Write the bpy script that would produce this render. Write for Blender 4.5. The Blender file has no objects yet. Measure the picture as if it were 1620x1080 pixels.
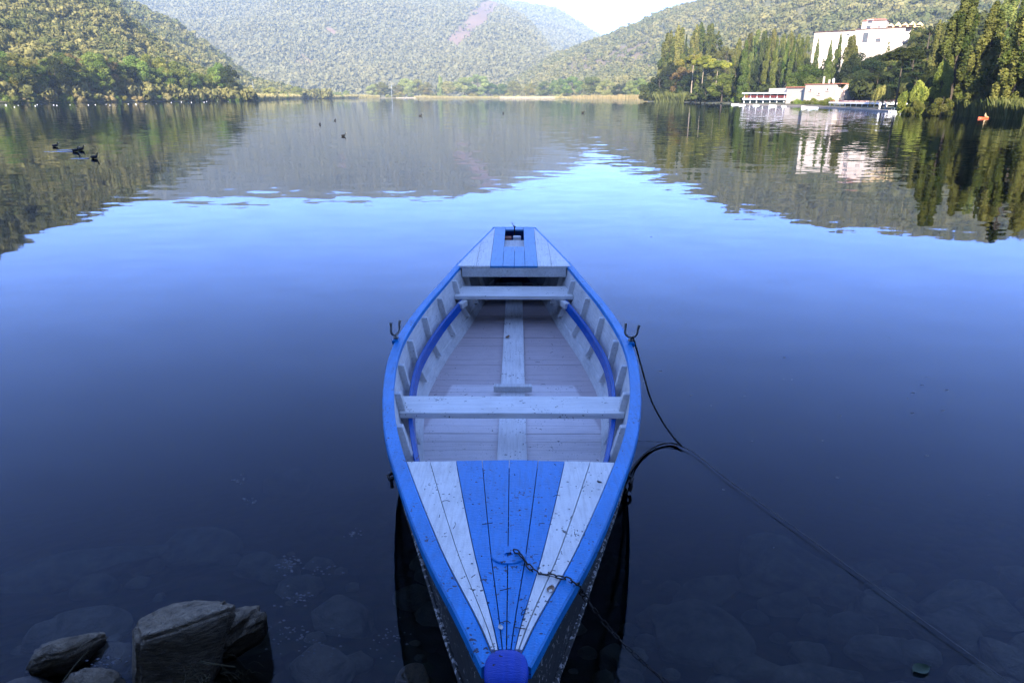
import bpy, bmesh, math, random
import numpy as np
from mathutils import Vector, Matrix
C = bpy.context.scene
COL = C.collection
R_ = math.radians
# ------------------------------------------------------------------ camera
CAM_H = 2.05
PITCH = math.atan(387.5 / 1080)
cam = bpy.data.objects.new('camera', bpy.data.cameras.new('camera'))
COL.objects.link(cam)
cam.location = (0, 0, CAM_H)
cam.rotation_euler = (math.pi / 2 - PITCH, 0, 0)
cam.data.sensor_width = 36
cam.data.lens = 24
cam.data.clip_start = 0.05
cam.data.clip_end = 12000
C.camera = cam
# ------------------------------------------------------------------ sky, sun, exposure
SUN_AZ, SUN_EL = R_(189), R_(25)
W = bpy.data.worlds.new('World')
C.world = W
W.use_nodes = True
wt = W.node_tree
sky = wt.nodes.new('ShaderNodeTexSky')
sky.sky_type = 'NISHITA'
sky.sun_disc = False
sky.sun_elevation = SUN_EL
sky.sun_rotation = SUN_AZ
sky.air_density = 1.0
sky.dust_density = 0.3
sky.ozone_density = 4.5
sky.altitude = 9000          # thin clear air overhead: a deep zenith above a pale horizon
hsv = wt.nodes.new('ShaderNodeHueSaturation'); hsv.inputs['Saturation'].default_value = 0.99; hsv.inputs['Hue'].default_value = .507
wt.links.new(sky.outputs[0], hsv.inputs['Color'])
wt.links.new(hsv.outputs[0], wt.nodes['Background'].inputs[0])
wt.nodes['Background'].inputs[1].default_value = 0.15
sl = bpy.data.lights.new('sun', 'SUN')
sl.energy = 3.4
sl.angle = R_(0.5)
sl.color = (1.0, 0.89, 0.74)
sun = bpy.data.objects.new('sun', sl)
COL.objects.link(sun)
sd = Vector((math.sin(SUN_AZ) * math.cos(SUN_EL), math.cos(SUN_AZ) * math.cos(SUN_EL), math.sin(SUN_EL)))
sun.rotation_euler = (-sd).to_track_quat('-Z', 'Y').to_euler()
vs = C.view_settings
C.display_settings.display_device = 'sRGB'
vs.view_transform = 'Standard'
vs.look = 'None'
vs.exposure = 2.88
vs.gamma = 1
C.cycles.use_denoising = True
C.cycles.max_bounces = 8
C.cycles.transparent_max_bounces = 12
C.cycles.caustics_reflective = False
C.cycles.caustics_refractive = False
HAZE_DENSITY = 0.00021

# ------------------------------------------------------------------ geometry of the view
def ray(px, py):
    dx, dy = (px - 810) / 1080, (540 - py) / 1080
    return Vector((dx, dy * math.sin(PITCH) + math.cos(PITCH), dy * math.cos(PITCH) - math.sin(PITCH)))
def at_z(px, py, z):
    d = ray(px, py); t = (z - CAM_H) / d.z
    return Vector((d.x * t, d.y * t, z))
def at_d(px, py, Y):
    d = ray(px, py); t = Y / d.y
    return Vector((d.x * t, Y, CAM_H + d.z * t))
def az_el(px, py):
    d = ray(px, py)
    return math.degrees(math.atan2(d.x, d.y)), math.degrees(math.atan2(d.z, math.hypot(d.x, d.y)))
def proj(x, y, z):
    zc = y * math.cos(PITCH) - (z - CAM_H) * math.sin(PITCH)
    yc = y * math.sin(PITCH) + (z - CAM_H) * math.cos(PITCH)
    return 810 + 1080 * x / zc, 540 - 1080 * yc / zc
def refl(px, py):                       # direction whose mirror image lies at this pixel
    a, e = az_el(px, py)
    return a, -e

# ------------------------------------------------------------------ noise
def _h(ix, iy, s):
    n = (ix.astype(np.int64) * 374761393 + iy.astype(np.int64) * 668265263 + s * 974711) & 0x7fffffff
    n = ((n ^ (n >> 13)) * 1274126177) & 0x7fffffff
    return ((n ^ (n >> 16)) & 0xffff) / 65535.0
def vnoise(x, y, s=0):
    x = np.asarray(x, float); y = np.asarray(y, float)
    ix, iy = np.floor(x), np.floor(y)
    fx, fy = x - ix, y - iy
    fx = fx * fx * (3 - 2 * fx); fy = fy * fy * (3 - 2 * fy)
    a, b = _h(ix, iy, s), _h(ix + 1, iy, s)
    c, d = _h(ix, iy + 1, s), _h(ix + 1, iy + 1, s)
    return (a + (b - a) * fx) * (1 - fy) + (c + (d - c) * fx) * fy
def fbm(x, y, s=0, o=4):
    r = 0; a = .5
    for k in range(o):
        r = r + a * (vnoise(x * 2 ** k, y * 2 ** k, s + k) - .5); a *= .5
    return r

# ------------------------------------------------------------------ materials
def newmat(name):
    m = bpy.data.materials.new(name); m.use_nodes = True
    nt = m.node_tree
    return m, nt, nt.nodes['Principled BSDF'], nt.nodes['Material Output']
def nd(nt, kind, **kw):
    n = nt.nodes.new(kind)
    for k, v in kw.items():
        if k.startswith('i_'):
            key = k[2:]; key = int(key) if key.isdigit() else key.replace('_', ' ')
            n.inputs[key].default_value = v
        else: setattr(n, k, v)
    return n
def ramp(nt, fac, stops):
    r = nt.nodes.new('ShaderNodeValToRGB')
    e = r.color_ramp.elements
    while len(e) < len(stops): e.new(.5)
    for q, (p, c) in zip(e, stops):
        q.position = p; q.color = (*c, 1) if len(c) == 3 else c
    nt.links.new(fac, r.inputs[0]); return r
def mixc(nt, fac, a, b, mode='MIX'):
    m = nt.nodes.new('ShaderNodeMix'); m.data_type = 'RGBA'; m.blend_type = mode
    for s, v in ((0, fac), (6, a), (7, b)):
        if hasattr(v, 'is_output'): nt.links.new(v, m.inputs[s])
        elif s == 0: m.inputs[0].default_value = v
        else: m.inputs[s].default_value = (*v, 1)
    return m.outputs[2]
def simple(name, col, rough=.6, metal=0., nscale=8., var=.25, bump=.15, bscale=40., coord='Object'):
    m, nt, b, o = newmat(name)
    tc = nd(nt, 'ShaderNodeTexCoord')
    n = nd(nt, 'ShaderNodeTexNoise', i_Scale=nscale, i_Detail=6.)
    nt.links.new(tc.outputs[coord], n.inputs['Vector'])
    r = ramp(nt, n.outputs[0], [(.25, [c * (1 - var) for c in col]), (.75, [min(1, c * (1 + var)) for c in col])])
    nt.links.new(r.outputs[0], b.inputs['Base Color'])
    b.inputs['Roughness'].default_value = rough; b.inputs['Metallic'].default_value = metal
    n2 = nd(nt, 'ShaderNodeTexNoise', i_Scale=bscale, i_Detail=5.)
    nt.links.new(tc.outputs[coord], n2.inputs['Vector'])
    bp = nd(nt, 'ShaderNodeBump', i_Strength=bump, i_Distance=.02)
    nt.links.new(n2.outputs[0], bp.inputs['Height']); nt.links.new(bp.outputs[0], b.inputs['Normal'])
    return m
def paint(name, col, worn, rough=.45, chip=.62, grime=.2, ridge=(60, 300, 60), chips=70., patch_fn=None, brush=(70, 3.5, 70)):
    m, nt, b, o = newmat(name)
    L = nt.links.new
    tc = nd(nt, 'ShaderNodeTexCoord')
    mp = nd(nt, 'ShaderNodeMapping'); mp.inputs['Scale'].default_value = ridge
    L(tc.outputs['Object'], mp.inputs[0])
    big = nd(nt, 'ShaderNodeTexNoise', i_Scale=5., i_Detail=8., i_Roughness=.65); L(tc.outputs['Object'], big.inputs['Vector'])
    g = ramp(nt, big.outputs[0], [(.3, [c * (1 - grime) for c in col]), (.6, col)])
    base = g.outputs[0]
    if patch_fn: base = patch_fn(nt, tc, base)
    mb = nd(nt, 'ShaderNodeMapping'); mb.inputs['Scale'].default_value = brush; L(tc.outputs['Object'], mb.inputs[0])
    br = nd(nt, 'ShaderNodeTexNoise', i_Scale=1., i_Detail=5., i_Roughness=.7); L(mb.outputs[0], br.inputs['Vector'])
    base = mixc(nt, .55, base, ramp(nt, br.outputs[0], [(.30, (.62, .60, .58)), (.56, (1, 1, 1))]).outputs[0], 'MULTIPLY')
    ch = nd(nt, 'ShaderNodeTexNoise', i_Scale=chips, i_Detail=3.); L(tc.outputs['Object'], ch.inputs['Vector'])
    reg = nd(nt, 'ShaderNodeTexNoise', i_Scale=7., i_Detail=2.); L(tc.outputs['Object'], reg.inputs['Vector'])
    ad = nd(nt, 'ShaderNodeMath', operation='MULTIPLY_ADD'); L(reg.outputs[0], ad.inputs[0]); ad.inputs[1].default_value = .45; L(ch.outputs[0], ad.inputs[2])
    fac = ramp(nt, ad.outputs[0], [(chip + .28, (0, 0, 0)), (chip + .30, (1, 1, 1))])
    c = mixc(nt, fac.outputs[0], base, worn)
    L(c, b.inputs['Base Color'])
    b.inputs['Roughness'].default_value = rough; b.inputs['Specular IOR Level'].default_value = .3
    rn = nd(nt, 'ShaderNodeTexNoise', i_Scale=1., i_Detail=4., i_Roughness=.6); L(mp.outputs[0], rn.inputs['Vector'])
    b1 = nd(nt, 'ShaderNodeBump', i_Strength=.5, i_Distance=.004); L(rn.outputs[0], b1.inputs['Height'])
    b2 = nd(nt, 'ShaderNodeBump', i_Strength=.6, i_Distance=.003, invert=True); L(fac.outputs[0], b2.inputs['Height']); L(b1.outputs[0], b2.inputs['Normal'])
    L(b2.outputs[0], b.inputs['Normal'])
    return m
def foliage(name, c1, c2, hue=.03, val=.35, transl=.3):
    m, nt, b, o = newmat(name)
    L = nt.links.new
    at = nd(nt, 'ShaderNodeAttribute', attribute_name='tint')
    oi = nd(nt, 'ShaderNodeObjectInfo')
    base = mixc(nt, at.outputs['Fac'], c1, c2)
    hs = nd(nt, 'ShaderNodeHueSaturation')
    m1 = nd(nt, 'ShaderNodeMapRange'); m1.inputs[3].default_value = .5 - hue; m1.inputs[4].default_value = .5 + hue
    m2 = nd(nt, 'ShaderNodeMapRange'); m2.inputs[3].default_value = 1 - val; m2.inputs[4].default_value = 1 + val
    L(oi.outputs['Random'], m1.inputs[0])
    wn = nd(nt, 'ShaderNodeTexWhiteNoise', noise_dimensions='1D'); L(oi.outputs['Random'], wn.inputs['W']); L(wn.outputs[0], m2.inputs[0])
    L(m1.outputs[0], hs.inputs['Hue']); L(m2.outputs[0], hs.inputs['Value']); L(base, hs.inputs['Color'])
    d = nd(nt, 'ShaderNodeBsdfDiffuse'); t = nd(nt, 'ShaderNodeBsdfTranslucent')
    L(hs.outputs[0], d.inputs[0]); L(hs.outputs[0], t.inputs[0])
    mx = nd(nt, 'ShaderNodeMixShader'); mx.inputs[0].default_value = transl
    L(d.outputs[0], mx.inputs[1]); L(t.outputs[0], mx.inputs[2]); L(mx.outputs[0], o.inputs['Surface'])
    nt.nodes.remove(b)
    return m

# ------------------------------------------------------------------ object helpers
def tag(o, label=None, cat=None, group=None, kind=None):
    if label: o['label'] = label
    if cat: o['category'] = cat
    if group: o['group'] = group
    if kind: o['kind'] = kind
    return o
def link(name, me, parent=None, loc=None, mats=()):
    o = bpy.data.objects.new(name, me); COL.objects.link(o)
    for m in mats: me.materials.append(m)
    if parent: o.parent = parent
    if loc is not None: o.location = loc
    return o
def thing(name, label, cat, loc=(0, 0, 0), rz=0., group=None):
    o = bpy.data.objects.new(name, None); COL.objects.link(o)
    o.location = loc; o.rotation_euler = (0, 0, rz); o.empty_display_size = .1
    return tag(o, label, cat, group)
def copy_tree(src, loc, rz=0., scale=(1, 1, 1), label=None, group=None, mats=None):
    r = src.copy(); COL.objects.link(r)
    r.location = loc; r.rotation_euler = (0, 0, rz); r.scale = scale
    if label: r['label'] = label
    if group: r['group'] = group
    for ch in list(src.children):
        c = ch.copy(); COL.objects.link(c); c.parent = r
    return r
def np_mesh(name, verts, faces, tint=None, smooth=False):
    verts = np.asarray(verts, np.float32); faces = np.asarray(faces, np.int32)
    me = bpy.data.meshes.new(name)
    nf, k = faces.shape
    me.vertices.add(len(verts)); me.vertices.foreach_set('co', verts.ravel())
    me.loops.add(nf * k); me.loops.foreach_set('vertex_index', faces.ravel())
    me.polygons.add(nf); me.polygons.foreach_set('loop_start', np.arange(nf, dtype=np.int32) * k)
    me.polygons.foreach_set('use_smooth', np.full(nf, smooth))
    me.update(calc_edges=True)
    if tint is not None:
        a = me.attributes.new('tint', 'FLOAT', 'FACE'); a.data.foreach_set('value', np.asarray(tint, np.float32))
    return me
class MB:
    def __init__(s): s.v = []; s.f = []; s.m = []
    def add(s, vs, fs, mi=0):
        n = len(s.v); s.v += [tuple(v) for v in vs]; s.f += [tuple(i + n for i in f) for f in fs]; s.m += [mi] * len(fs); return s
    def box(s, c, d, rot=None, mi=0):
        vs = [Vector(((i & 1) - .5, ((i >> 1) & 1) - .5, ((i >> 2) & 1) - .5)) for i in range(8)]
        vs = [Vector((v.x * d[0], v.y * d[1], v.z * d[2])) for v in vs]
        if rot is not None: vs = [rot @ v for v in vs]
        return s.add([v + Vector(c) for v in vs], [(0, 2, 3, 1), (4, 5, 7, 6), (0, 1, 5, 4), (2, 6, 7, 3), (0, 4, 6, 2), (1, 3, 7, 5)], mi)
    def prism(s, pts, z0, z1, mi=0):          # pts: plan polygon, counter-clockwise; z0/z1 numbers or functions of (x,y)
        f0 = z0 if callable(z0) else (lambda x, y: z0)
        f1 = z1 if callable(z1) else (lambda x, y: z1)
        n = len(pts)
        vs = [(x, y, f0(x, y)) for x, y in pts] + [(x, y, f1(x, y)) for x, y in pts]
        fs = [tuple(range(n))[::-1], tuple(range(n, 2 * n))] + [(i, (i + 1) % n, (i + 1) % n + n, i + n) for i in range(n)]
        return s.add(vs, fs, mi)
    def grid(s, rows, mi=0, close=False):     # rows of equal-length point lists
        n = len(rows[0]); vs = [p for r in rows for p in r]; fs = []
        for i in range(len(rows) - 1):
            for j in range(n if close else n - 1):
                k = (j + 1) % n
                fs.append((i * n + j, i * n + k, (i + 1) * n + k, (i + 1) * n + j))
        return s.add(vs, fs, mi)
    def tube(s, pts, rad, seg=8, mi=0, cap=True):
        pts = [Vector(p) for p in pts]; n = len(pts)
        rr = rad if hasattr(rad, '__len__') else [rad] * n
        t = [(pts[min(i + 1, n - 1)] - pts[max(i - 1, 0)]).normalized() for i in range(n)]
        u = t[0].orthogonal().normalized(); rows = []
        for i in range(n):
            u = (u - t[i] * u.dot(t[i])).normalized(); w = t[i].cross(u)
            rows.append([pts[i] + (u * math.cos(a) + w * math.sin(a)) * rr[i] for a in (k * 2 * math.pi / seg for k in range(seg))])
        b = len(s.v); s.grid(rows, mi, True)
        if cap: s.f += [tuple(range(b, b + seg))[::-1], tuple(range(b + (n - 1) * seg, b + n * seg))]; s.m += [mi, mi]
        return s
    def build(s, name, mats, parent=None, smooth=False, loc=None, bevel=0.):
        me = bpy.data.meshes.new(name); me.from_pydata(s.v, [], s.f)
        o = link(name, me, parent, loc, mats if isinstance(mats, (list, tuple)) else [mats])
        me.polygons.foreach_set('material_index', s.m)
        me.polygons.foreach_set('use_smooth', [smooth] * len(s.f)); me.update()
        if bevel:
            md = o.modifiers.new('bevel', 'BEVEL'); md.width = bevel; md.segments = 2; md.limit_method = 'ANGLE'
            md.use_clamp_overlap = True
        return o

# ------------------------------------------------------------------ land: hills, shores, lake bed
rng = np.random.default_rng(7)
def ground_mat(name, a, b, soil, scale):
    m, nt, bs, o = newmat(name)
    tc = nd(nt, 'ShaderNodeTexCoord')
    n = nd(nt, 'ShaderNodeTexNoise', i_Scale=scale, i_Detail=8., i_Roughness=.65); nt.links.new(tc.outputs['Object'], n.inputs['Vector'])
    r = ramp(nt, n.outputs[0], [(.35, a), (.65, b)])
    at = nd(nt, 'ShaderNodeAttribute', attribute_name='soil')
    nt.links.new(mixc(nt, at.outputs['Fac'], r.outputs[0], soil), bs.inputs['Base Color'])
    bs.inputs['Roughness'].default_value = .95
    return m
M_HILL = ground_mat('hill_ground', (.045, .05, .02), (.10, .095, .045), (.125, .08, .058), .03)
M_LAND = ground_mat('shore_earth', (.09, .08, .045), (.17, .14, .08), (.3, .2, .13), .2)
M_PROM = ground_mat('slope_earth', (.035, .04, .018), (.09, .085, .04), (.3, .2, .13), .25)
def interp(ctrl):
    c = sorted(ctrl); xs = [a for a, b in c]; ys = [b for a, b in c]
    return lambda a: np.interp(a, xs, ys)
def inpoly(px, py, poly):
    r = np.zeros(px.shape, bool); n = len(poly)
    for i in range(n):
        x1, y1 = poly[i]; x2, y2 = poly[(i + 1) % n]
        c = ((y1 > py) != (y2 > py)) & (px < (x2 - x1) * (py - y1) / (y2 - y1 + 1e-9) + x1)
        r ^= c
    return r
class Hill:
    def __init__(s, name, sil, D0, D1, z0, treeh, az, und, uscale, seed, soils=(), n=(160, 60), p=.9, mat=None):
        s.e, s.D0, s.D1 = interp(sil), interp(D0), interp(D1)
        s.z0, s.th, s.az, s.und, s.us, s.seed, s.p, s.soils = z0, treeh, az, und, uscale, seed, p, soils
        A, T = np.meshgrid(np.linspace(az[0], az[1], n[0]), np.concatenate([np.linspace(0, 1, n[1]), [1.04, 1.12, 1.3]]), indexing='ij')
        P = s.pos(A.ravel(), T.ravel())
        na, ntt = A.shape
        i = np.arange(na - 1)[:, None] * ntt + np.arange(ntt - 1)[None]
        F = np.stack([i, i + 1, i + ntt + 1, i + ntt], -1).reshape(-1, 4)[:, ::-1]
        me = np_mesh(name, P, F, smooth=True)
        a = me.attributes.new('soil', 'FLOAT', 'POINT'); a.data.foreach_set('value', s.soil(P).astype(np.float32))
        s.o = tag(link(name, me, mats=[mat or M_HILL]), kind='structure')
    def pos(s, a, t):
        ar = np.radians(a); D0, D1 = s.D0(a), s.D1(a)
        d = D0 + (D1 - D0) * t
        top = CAM_H + D1 * np.tan(np.radians(s.e(a))) - s.th
        tc = np.clip(t, 0, 1)
        z = s.z0 + (top - s.z0) * np.where(t <= 1, tc ** s.p, 1 - (t - 1) * 1.6)
        x, y = d * np.sin(ar), d * np.cos(ar)
        z = z + s.und * fbm(x / s.us, y / s.us, s.seed, 4) * 2 * np.clip(np.sin(np.pi * tc), 0, 1)
        return np.stack([x, y, np.maximum(z, s.z0 - 1)], -1)
    def soil(s, P):
        r = np.zeros(len(P))
        if len(s.soils):
            px, py = proj(P[:, 0], P[:, 1], P[:, 2])
            px = px + 9 * fbm(P[:, 0] / 15, P[:, 2] / 15, 3); py = py + 9 * fbm(P[:, 0] / 15, P[:, 2] / 15, 9)
            for poly, v in s.soils: r = np.maximum(r, v * inpoly(px, py, poly))
        return r
    def z(s, x, y):
        a = np.degrees(np.arctan2(x, y)); d = np.hypot(x, y)
        t = (d - s.D0(a)) / (s.D1(a) - s.D0(a))
        return s.pos(np.atleast_1d(a), np.atleast_1d(t))[0, 2]
    def scatter(s, n, rad, t0=0., t1=1.0):
        a = rng.uniform(*s.az, n * 3); t = t0 + (t1 - t0) * rng.random(n * 3)
        d = s.D0(a) + (s.D1(a) - s.D0(a)) * t
        k = rng.random(n * 3) < d / d.max(); a, t = a[k][:n], t[k][:n]
        P = s.pos(a, t)
        k = (rng.random(len(P)) > s.soil(P)) & ((np.abs(a) < 41) | (rng.random(len(P)) < .25))
        return P[k]
def lobes_cards(lobes, n, size, g, jit=.35, asp=1.0, up=0.):
    """leaf-clump cards on the surfaces of ellipsoid lobes; unit-free"""
    n0 = n; n = int(n * 2.2)
    L = np.array([l[0] for l in lobes], float); Rr = np.array([l[1] for l in lobes], float)
    area = (Rr[:, 0] * Rr[:, 1] + Rr[:, 0] * Rr[:, 2] + Rr[:, 1] * Rr[:, 2]); k = g.choice(len(L), n, p=area / area.sum())
    u = g.normal(size=(n, 3)); u /= np.linalg.norm(u, axis=1)[:, None]
    r = 1 - .35 * g.random(n) ** 2
    P = L[k] + u * Rr[k] * r[:, None]
    inside = np.zeros(n, bool)
    for j in range(len(L)): inside |= (k != j) & ((((P - L[j]) / (Rr[j] * .8)) ** 2).sum(1) < 1)
    keep = np.flatnonzero(~inside)[:n0]; P, u, k = P[keep], u[keep], k[keep]; n = len(P)
    N = u / Rr[k]; N /= np.linalg.norm(N, axis=1)[:, None]
    N = N + g.normal(size=(n, 3)) * jit; N[:, 2] += up; N /= np.linalg.norm(N, axis=1)[:, None]
    tint = np.clip(.5 + .28 * g.normal(size=len(L))[k] + .18 * g.normal(size=n), 0, 1)
    return cards(P, N, size, g, asp) + (tint,)
def cards(P, N, size, g, asp=1.0):
    n = len(P)
    a = g.normal(size=(n, 3)); T = np.cross(N, a); T /= np.linalg.norm(T, axis=1)[:, None] + 1e-9
    B = np.cross(N, T)
    s = size * g.uniform(.6, 1.4, n)[:, None]
    q = [(-1, -.25), (-.1, -.8), (1, .15), (.05, .85)]
    V = np.stack([P + (T * (cx + .3 * g.normal(size=(n, 1))) + B * asp * (cy + .25 * g.normal(size=(n, 1)))) * s * .6 for cx, cy in q], 1).reshape(-1, 3)
    return V, np.arange(n * 4).reshape(-1, 4)
def blob_template(ncard, size, seed, flat=.85, lob=6, jit=.2):
    g = np.random.default_rng(seed)
    lo = [((0, 0, .55), (.62, .62, .5 * flat))]
    for i in range(lob):
        a = g.uniform(0, 6.28); r = g.uniform(.3, .6)
        lo.append(((r * math.cos(a), r * math.sin(a), g.uniform(.35, .95)), np.array([1, 1, .85]) * g.uniform(.28, .45)))
    return lobes_cards(lo, ncard, size, g, jit=jit)
def forest(name, P, rad, temps, mat, hvar=.55, zs=1.15, label=None):
    n = len(P)
    s = rad * rng.uniform(1 - hvar, 1 + hvar, n); th = rng.uniform(0, 6.28, n); tn = rng.random(n)
    # patches of like colour
    tn = np.clip(.5 + 1.1 * fbm(P[:, 0] / (rad * 11), P[:, 1] / (rad * 11), 5) + .42 * (tn - .5) * 2, 0, 1)
    which = rng.integers(0, len(temps), n)
    VV, TT = [], []
    for w, (V, F, t) in enumerate(temps):
        k = which == w; m = k.sum()
        c, sn = np.cos(th[k])[:, None], np.sin(th[k])[:, None]; sc = s[k][:, None]
        X = (V[None, :, 0] * c - V[None, :, 1] * sn) * sc + P[k, 0][:, None]
        Y = (V[None, :, 0] * sn + V[None, :, 1] * c) * sc + P[k, 1][:, None]
        Z = V[None, :, 2] * sc * zs + P[k, 2][:, None]
        VV.append(np.stack([X, Y, Z], -1).reshape(-1, 3)); TT.append((tn[k][:, None] * .75 + t[None] * .25).ravel())
    V = np.concatenate(VV); F = np.arange(len(V)).reshape(-1, 4)
    return tag(link(name, np_mesh(name, V, F, np.concatenate(TT)), mats=[mat]), label=label, kind='stuff')

M_FOR_L = foliage('left_wood_leaves', (.055, .078, .026), (.225, .20, .075), 0, 0)
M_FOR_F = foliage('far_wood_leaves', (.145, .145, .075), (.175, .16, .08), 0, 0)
M_FOR_R = foliage('right_wood_leaves', (.075, .092, .035), (.225, .20, .08), 0, 0)
M_FOR_P = foliage('slope_leaves', (.02, .035, .012), (.07, .075, .025), 0, 0)
T_fine = [blob_template(130, .27, 11 + i) for i in range(4)]
T_mid = [blob_template(80, .32, 21 + i) for i in range(4)]
T_tiny = [blob_template(15, .62, 51 + i, lob=3, jit=.1) for i in range(4)]
T_low = [blob_template(28, .46, 31 + i, lob=4, jit=.1) for i in range(4)]

left_D0 = [(-62, 345), (-45, 300), (-37, 270), (-30, 300), (-22, 345), (-19.6, 350)]
sl_left = [(-62, 15), (-45, 13.5), (-39, 11.5), refl(0, 398), refl(60, 356), refl(120, 338), az_el(180, 0), az_el(200, 25), az_el(253, 65), az_el(300, 98), az_el(367, 125), az_el(377, 142), az_el(398, 153)]
hill_l = Hill('hill', sl_left, left_D0, [(-62, 600), (-37, 520), (-27, 540), (-22, 430), (-19.6, 370)], .2, 5, (-62, -19.8), 16, 90, 3, n=(150, 60))
forest('hillside_wood', hill_l.scatter(9500, 2.6), 2.7, T_fine, M_FOR_L, label='sunlit olive wood covering the near left hill')
sl_second = [(-40, 6), az_el(170, -14), az_el(200, 0), az_el(240, 13), az_el(283, 37), az_el(333, 70), az_el(367, 97), az_el(390, 117), az_el(420, 131), az_el(455, 139), az_el(500, 150)]
hill_2 = Hill('hill', sl_second, [(-40, 560), (-14, 640)], [(-40, 900), (-20, 880), (-14, 700)], .2, 6, (-38, -14.2), 18, 110, 8, n=(90, 40))
forest('hillside_wood', hill_2.scatter(4200, 4), 4.3, T_mid, M_FOR_L, label='hazier wood on the ridge behind the left hill')
sl_front = [(-60, 7), (-45, 7.3), refl(120, 322), refl(200, 318), refl(400, 308), refl(530, 316), refl(620, 313), refl(720, 309), az_el(784, -2), az_el(797, 5), az_el(829, 22), az_el(855, 50), az_el(877, 81), az_el(900, 112), az_el(930, 140)]
slide = [(792, -3), (760, 4), (734, 36), (700, 72), (724, 76), (758, 46), (792, 10)]
hill_f = Hill('mountain', sl_front, [(-60, 1150), (10, 1150)], [(-60, 2400), (-8, 2300), (0, 2000), (6.5, 1500)], .5, 9, (-58, 6.3), 90, 420, 14,
              soils=[(slide, .97), ([(466, 92), (480, 86), (496, 96), (490, 110), (470, 108)], .5), ([(515, 46), (524, 44), (534, 52), (528, 56), (518, 53)], 1.)], n=(420, 160))
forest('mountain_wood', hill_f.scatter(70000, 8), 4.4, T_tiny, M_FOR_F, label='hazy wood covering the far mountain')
sl_back = [(-6, 7), (-2, 7.2), az_el(800, -3), az_el(825, 2), az_el(877, 11), az_el(903, 26), az_el(929, 43), az_el(951, 57), az_el(985, 78), az_el(1060, 118)]
hill_b = Hill('mountain', sl_back, [(-6, 1700), (14, 1700)], [(-6, 3100), (14, 3000)], .5, 9, (-6, 12.5), 60, 420, 24, n=(90, 50))
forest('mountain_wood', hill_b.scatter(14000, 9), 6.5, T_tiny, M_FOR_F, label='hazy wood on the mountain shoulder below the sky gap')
sl_right = [az_el(790, 140), az_el(821, 122), az_el(873, 86), az_el(951, 58), az_el(1000, 38), az_el(1051, 15), az_el(1108, 1), refl(1150, 326), refl(1300, 350), refl(1450, 364), refl(1600, 372), (45, 10.5), (62, 11)]
hill_r = Hill('hill', sl_right, [(-2, 990), (3, 870), (6, 750), (9, 640), (14, 560), (20, 430), (62, 330)], [(-2, 1300), (10, 1150), (25, 950), (62, 800)], .4, 5, (-1.2, 60), 30, 150, 33,
              soils=[([(868, 128), (905, 100), (935, 84), (988, 72), (1036, 62), (1036, 120), (985, 112), (930, 108)], .6)], n=(260, 80))
forest('hillside_wood', hill_r.scatter(12500, 4), 4.0, T_mid, M_FOR_R, label='sunlit olive wood covering the right hill')
# the promontory on the right and its slope
prom = Hill('promontory', [(10, .35), (13, 1.0), (18, 2.0), (21, 3.0), (27, 3.3), (33, 4.6), (62, 5.)],
            [(10.0, 299), (10.6, 296), (17.9, 193), (23.2, 154), (28.2, 109.5), (35.5, 82.5), (45, 70), (62, 60)],
            [(10, 335), (14, 335), (18, 310), (23, 280), (28, 250), (35, 210), (62, 170)], .25, 0, (10.3, 60), 1.0, 30, 43, n=(120, 40), p=2.4, mat=M_PROM)
# flat far shore between the hills
def strip(name, az, D0, depth, z, mat):
    A = np.linspace(az[0], az[1], 200); d0 = interp(D0)(A); d0 = d0 * (1 + .015 * fbm(A * 2, A * 0, 4))
    rows = [(d0, -.6), (d0 + 1.5, z), (d0 + 12, z + .2), (d0 + depth, z + .3)]
    V = np.stack([np.stack([d * np.sin(np.radians(A)), d * np.cos(np.radians(A)), np.full_like(A, zz)], -1) for d, zz in rows], 0)
    n = len(A); i = np.arange(3)[:, None] * n + np.arange(n - 1)[None]
    F = np.stack([i, i + 1, i + n + 1, i + n], -1).reshape(-1, 4)
    return tag(link(name, np_mesh(name, V.reshape(-1, 3), F), mats=[mat]), kind='structure')
far_D = [(-23, 352), (-20, 360), (-18, 480), (-16, 640), (-12, 800), (0, 860), (3, 760), (6, 640), (9, 520), (14, 480)]
strip('far_shore', (-23, 14), far_D, 900, .45, M_LAND)

# lake bed: one sheet from the bank under the camera out beyond every shore
def bed_z(x, y):
    d = y - 1.25 + .25 * np.sin(x * 1.3) - .12 * np.abs(x)
    z = np.where(d < 0, -.30 * d, -.34 * d + .012 * d * d)
    z = np.where(d > 10, -2.2 - .02 * (d - 10), z)
    z = np.minimum(z, .5) + .10 * fbm(x * 1.7, y * 1.7, 2, 5) * np.clip(1.5 - d * .05, .3, 1)
    return np.maximum(z, -6)
u = np.concatenate([-np.geomspace(4000, 6, 30), np.linspace(-5, 5, 101), np.geomspace(6, 4000, 30)])
v = np.concatenate([[-4000, -800, -120, -20, -6], np.linspace(-3, 9, 121), np.geomspace(9.6, 4000, 40)])
X, Y = np.meshgrid(u, v, indexing='ij')
i = np.arange(len(u) - 1)[:, None] * len(v) + np.arange(len(v) - 1)[None]
bed = np_mesh('lake_bed', np.stack([X, Y, bed_z(X, Y)], -1).reshape(-1, 3), np.stack([i, i + len(v), i + len(v) + 1, i + 1], -1).reshape(-1, 4), smooth=True)
m, nt, b, o = newmat('bed_silt')
tc = nd(nt, 'ShaderNodeTexCoord')
n1 = nd(nt, 'ShaderNodeTexNoise', i_Scale=1.6, i_Detail=8., i_Roughness=.7); nt.links.new(tc.outputs['Object'], n1.inputs['Vector'])
v1 = nd(nt, 'ShaderNodeTexVoronoi', i_Scale=9.); nt.links.new(tc.outputs['Object'], v1.inputs['Vector'])
r1 = ramp(nt, n1.outputs[0], [(.3, (.016, .014, .010)), (.7, (.06, .05, .036))])
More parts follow.
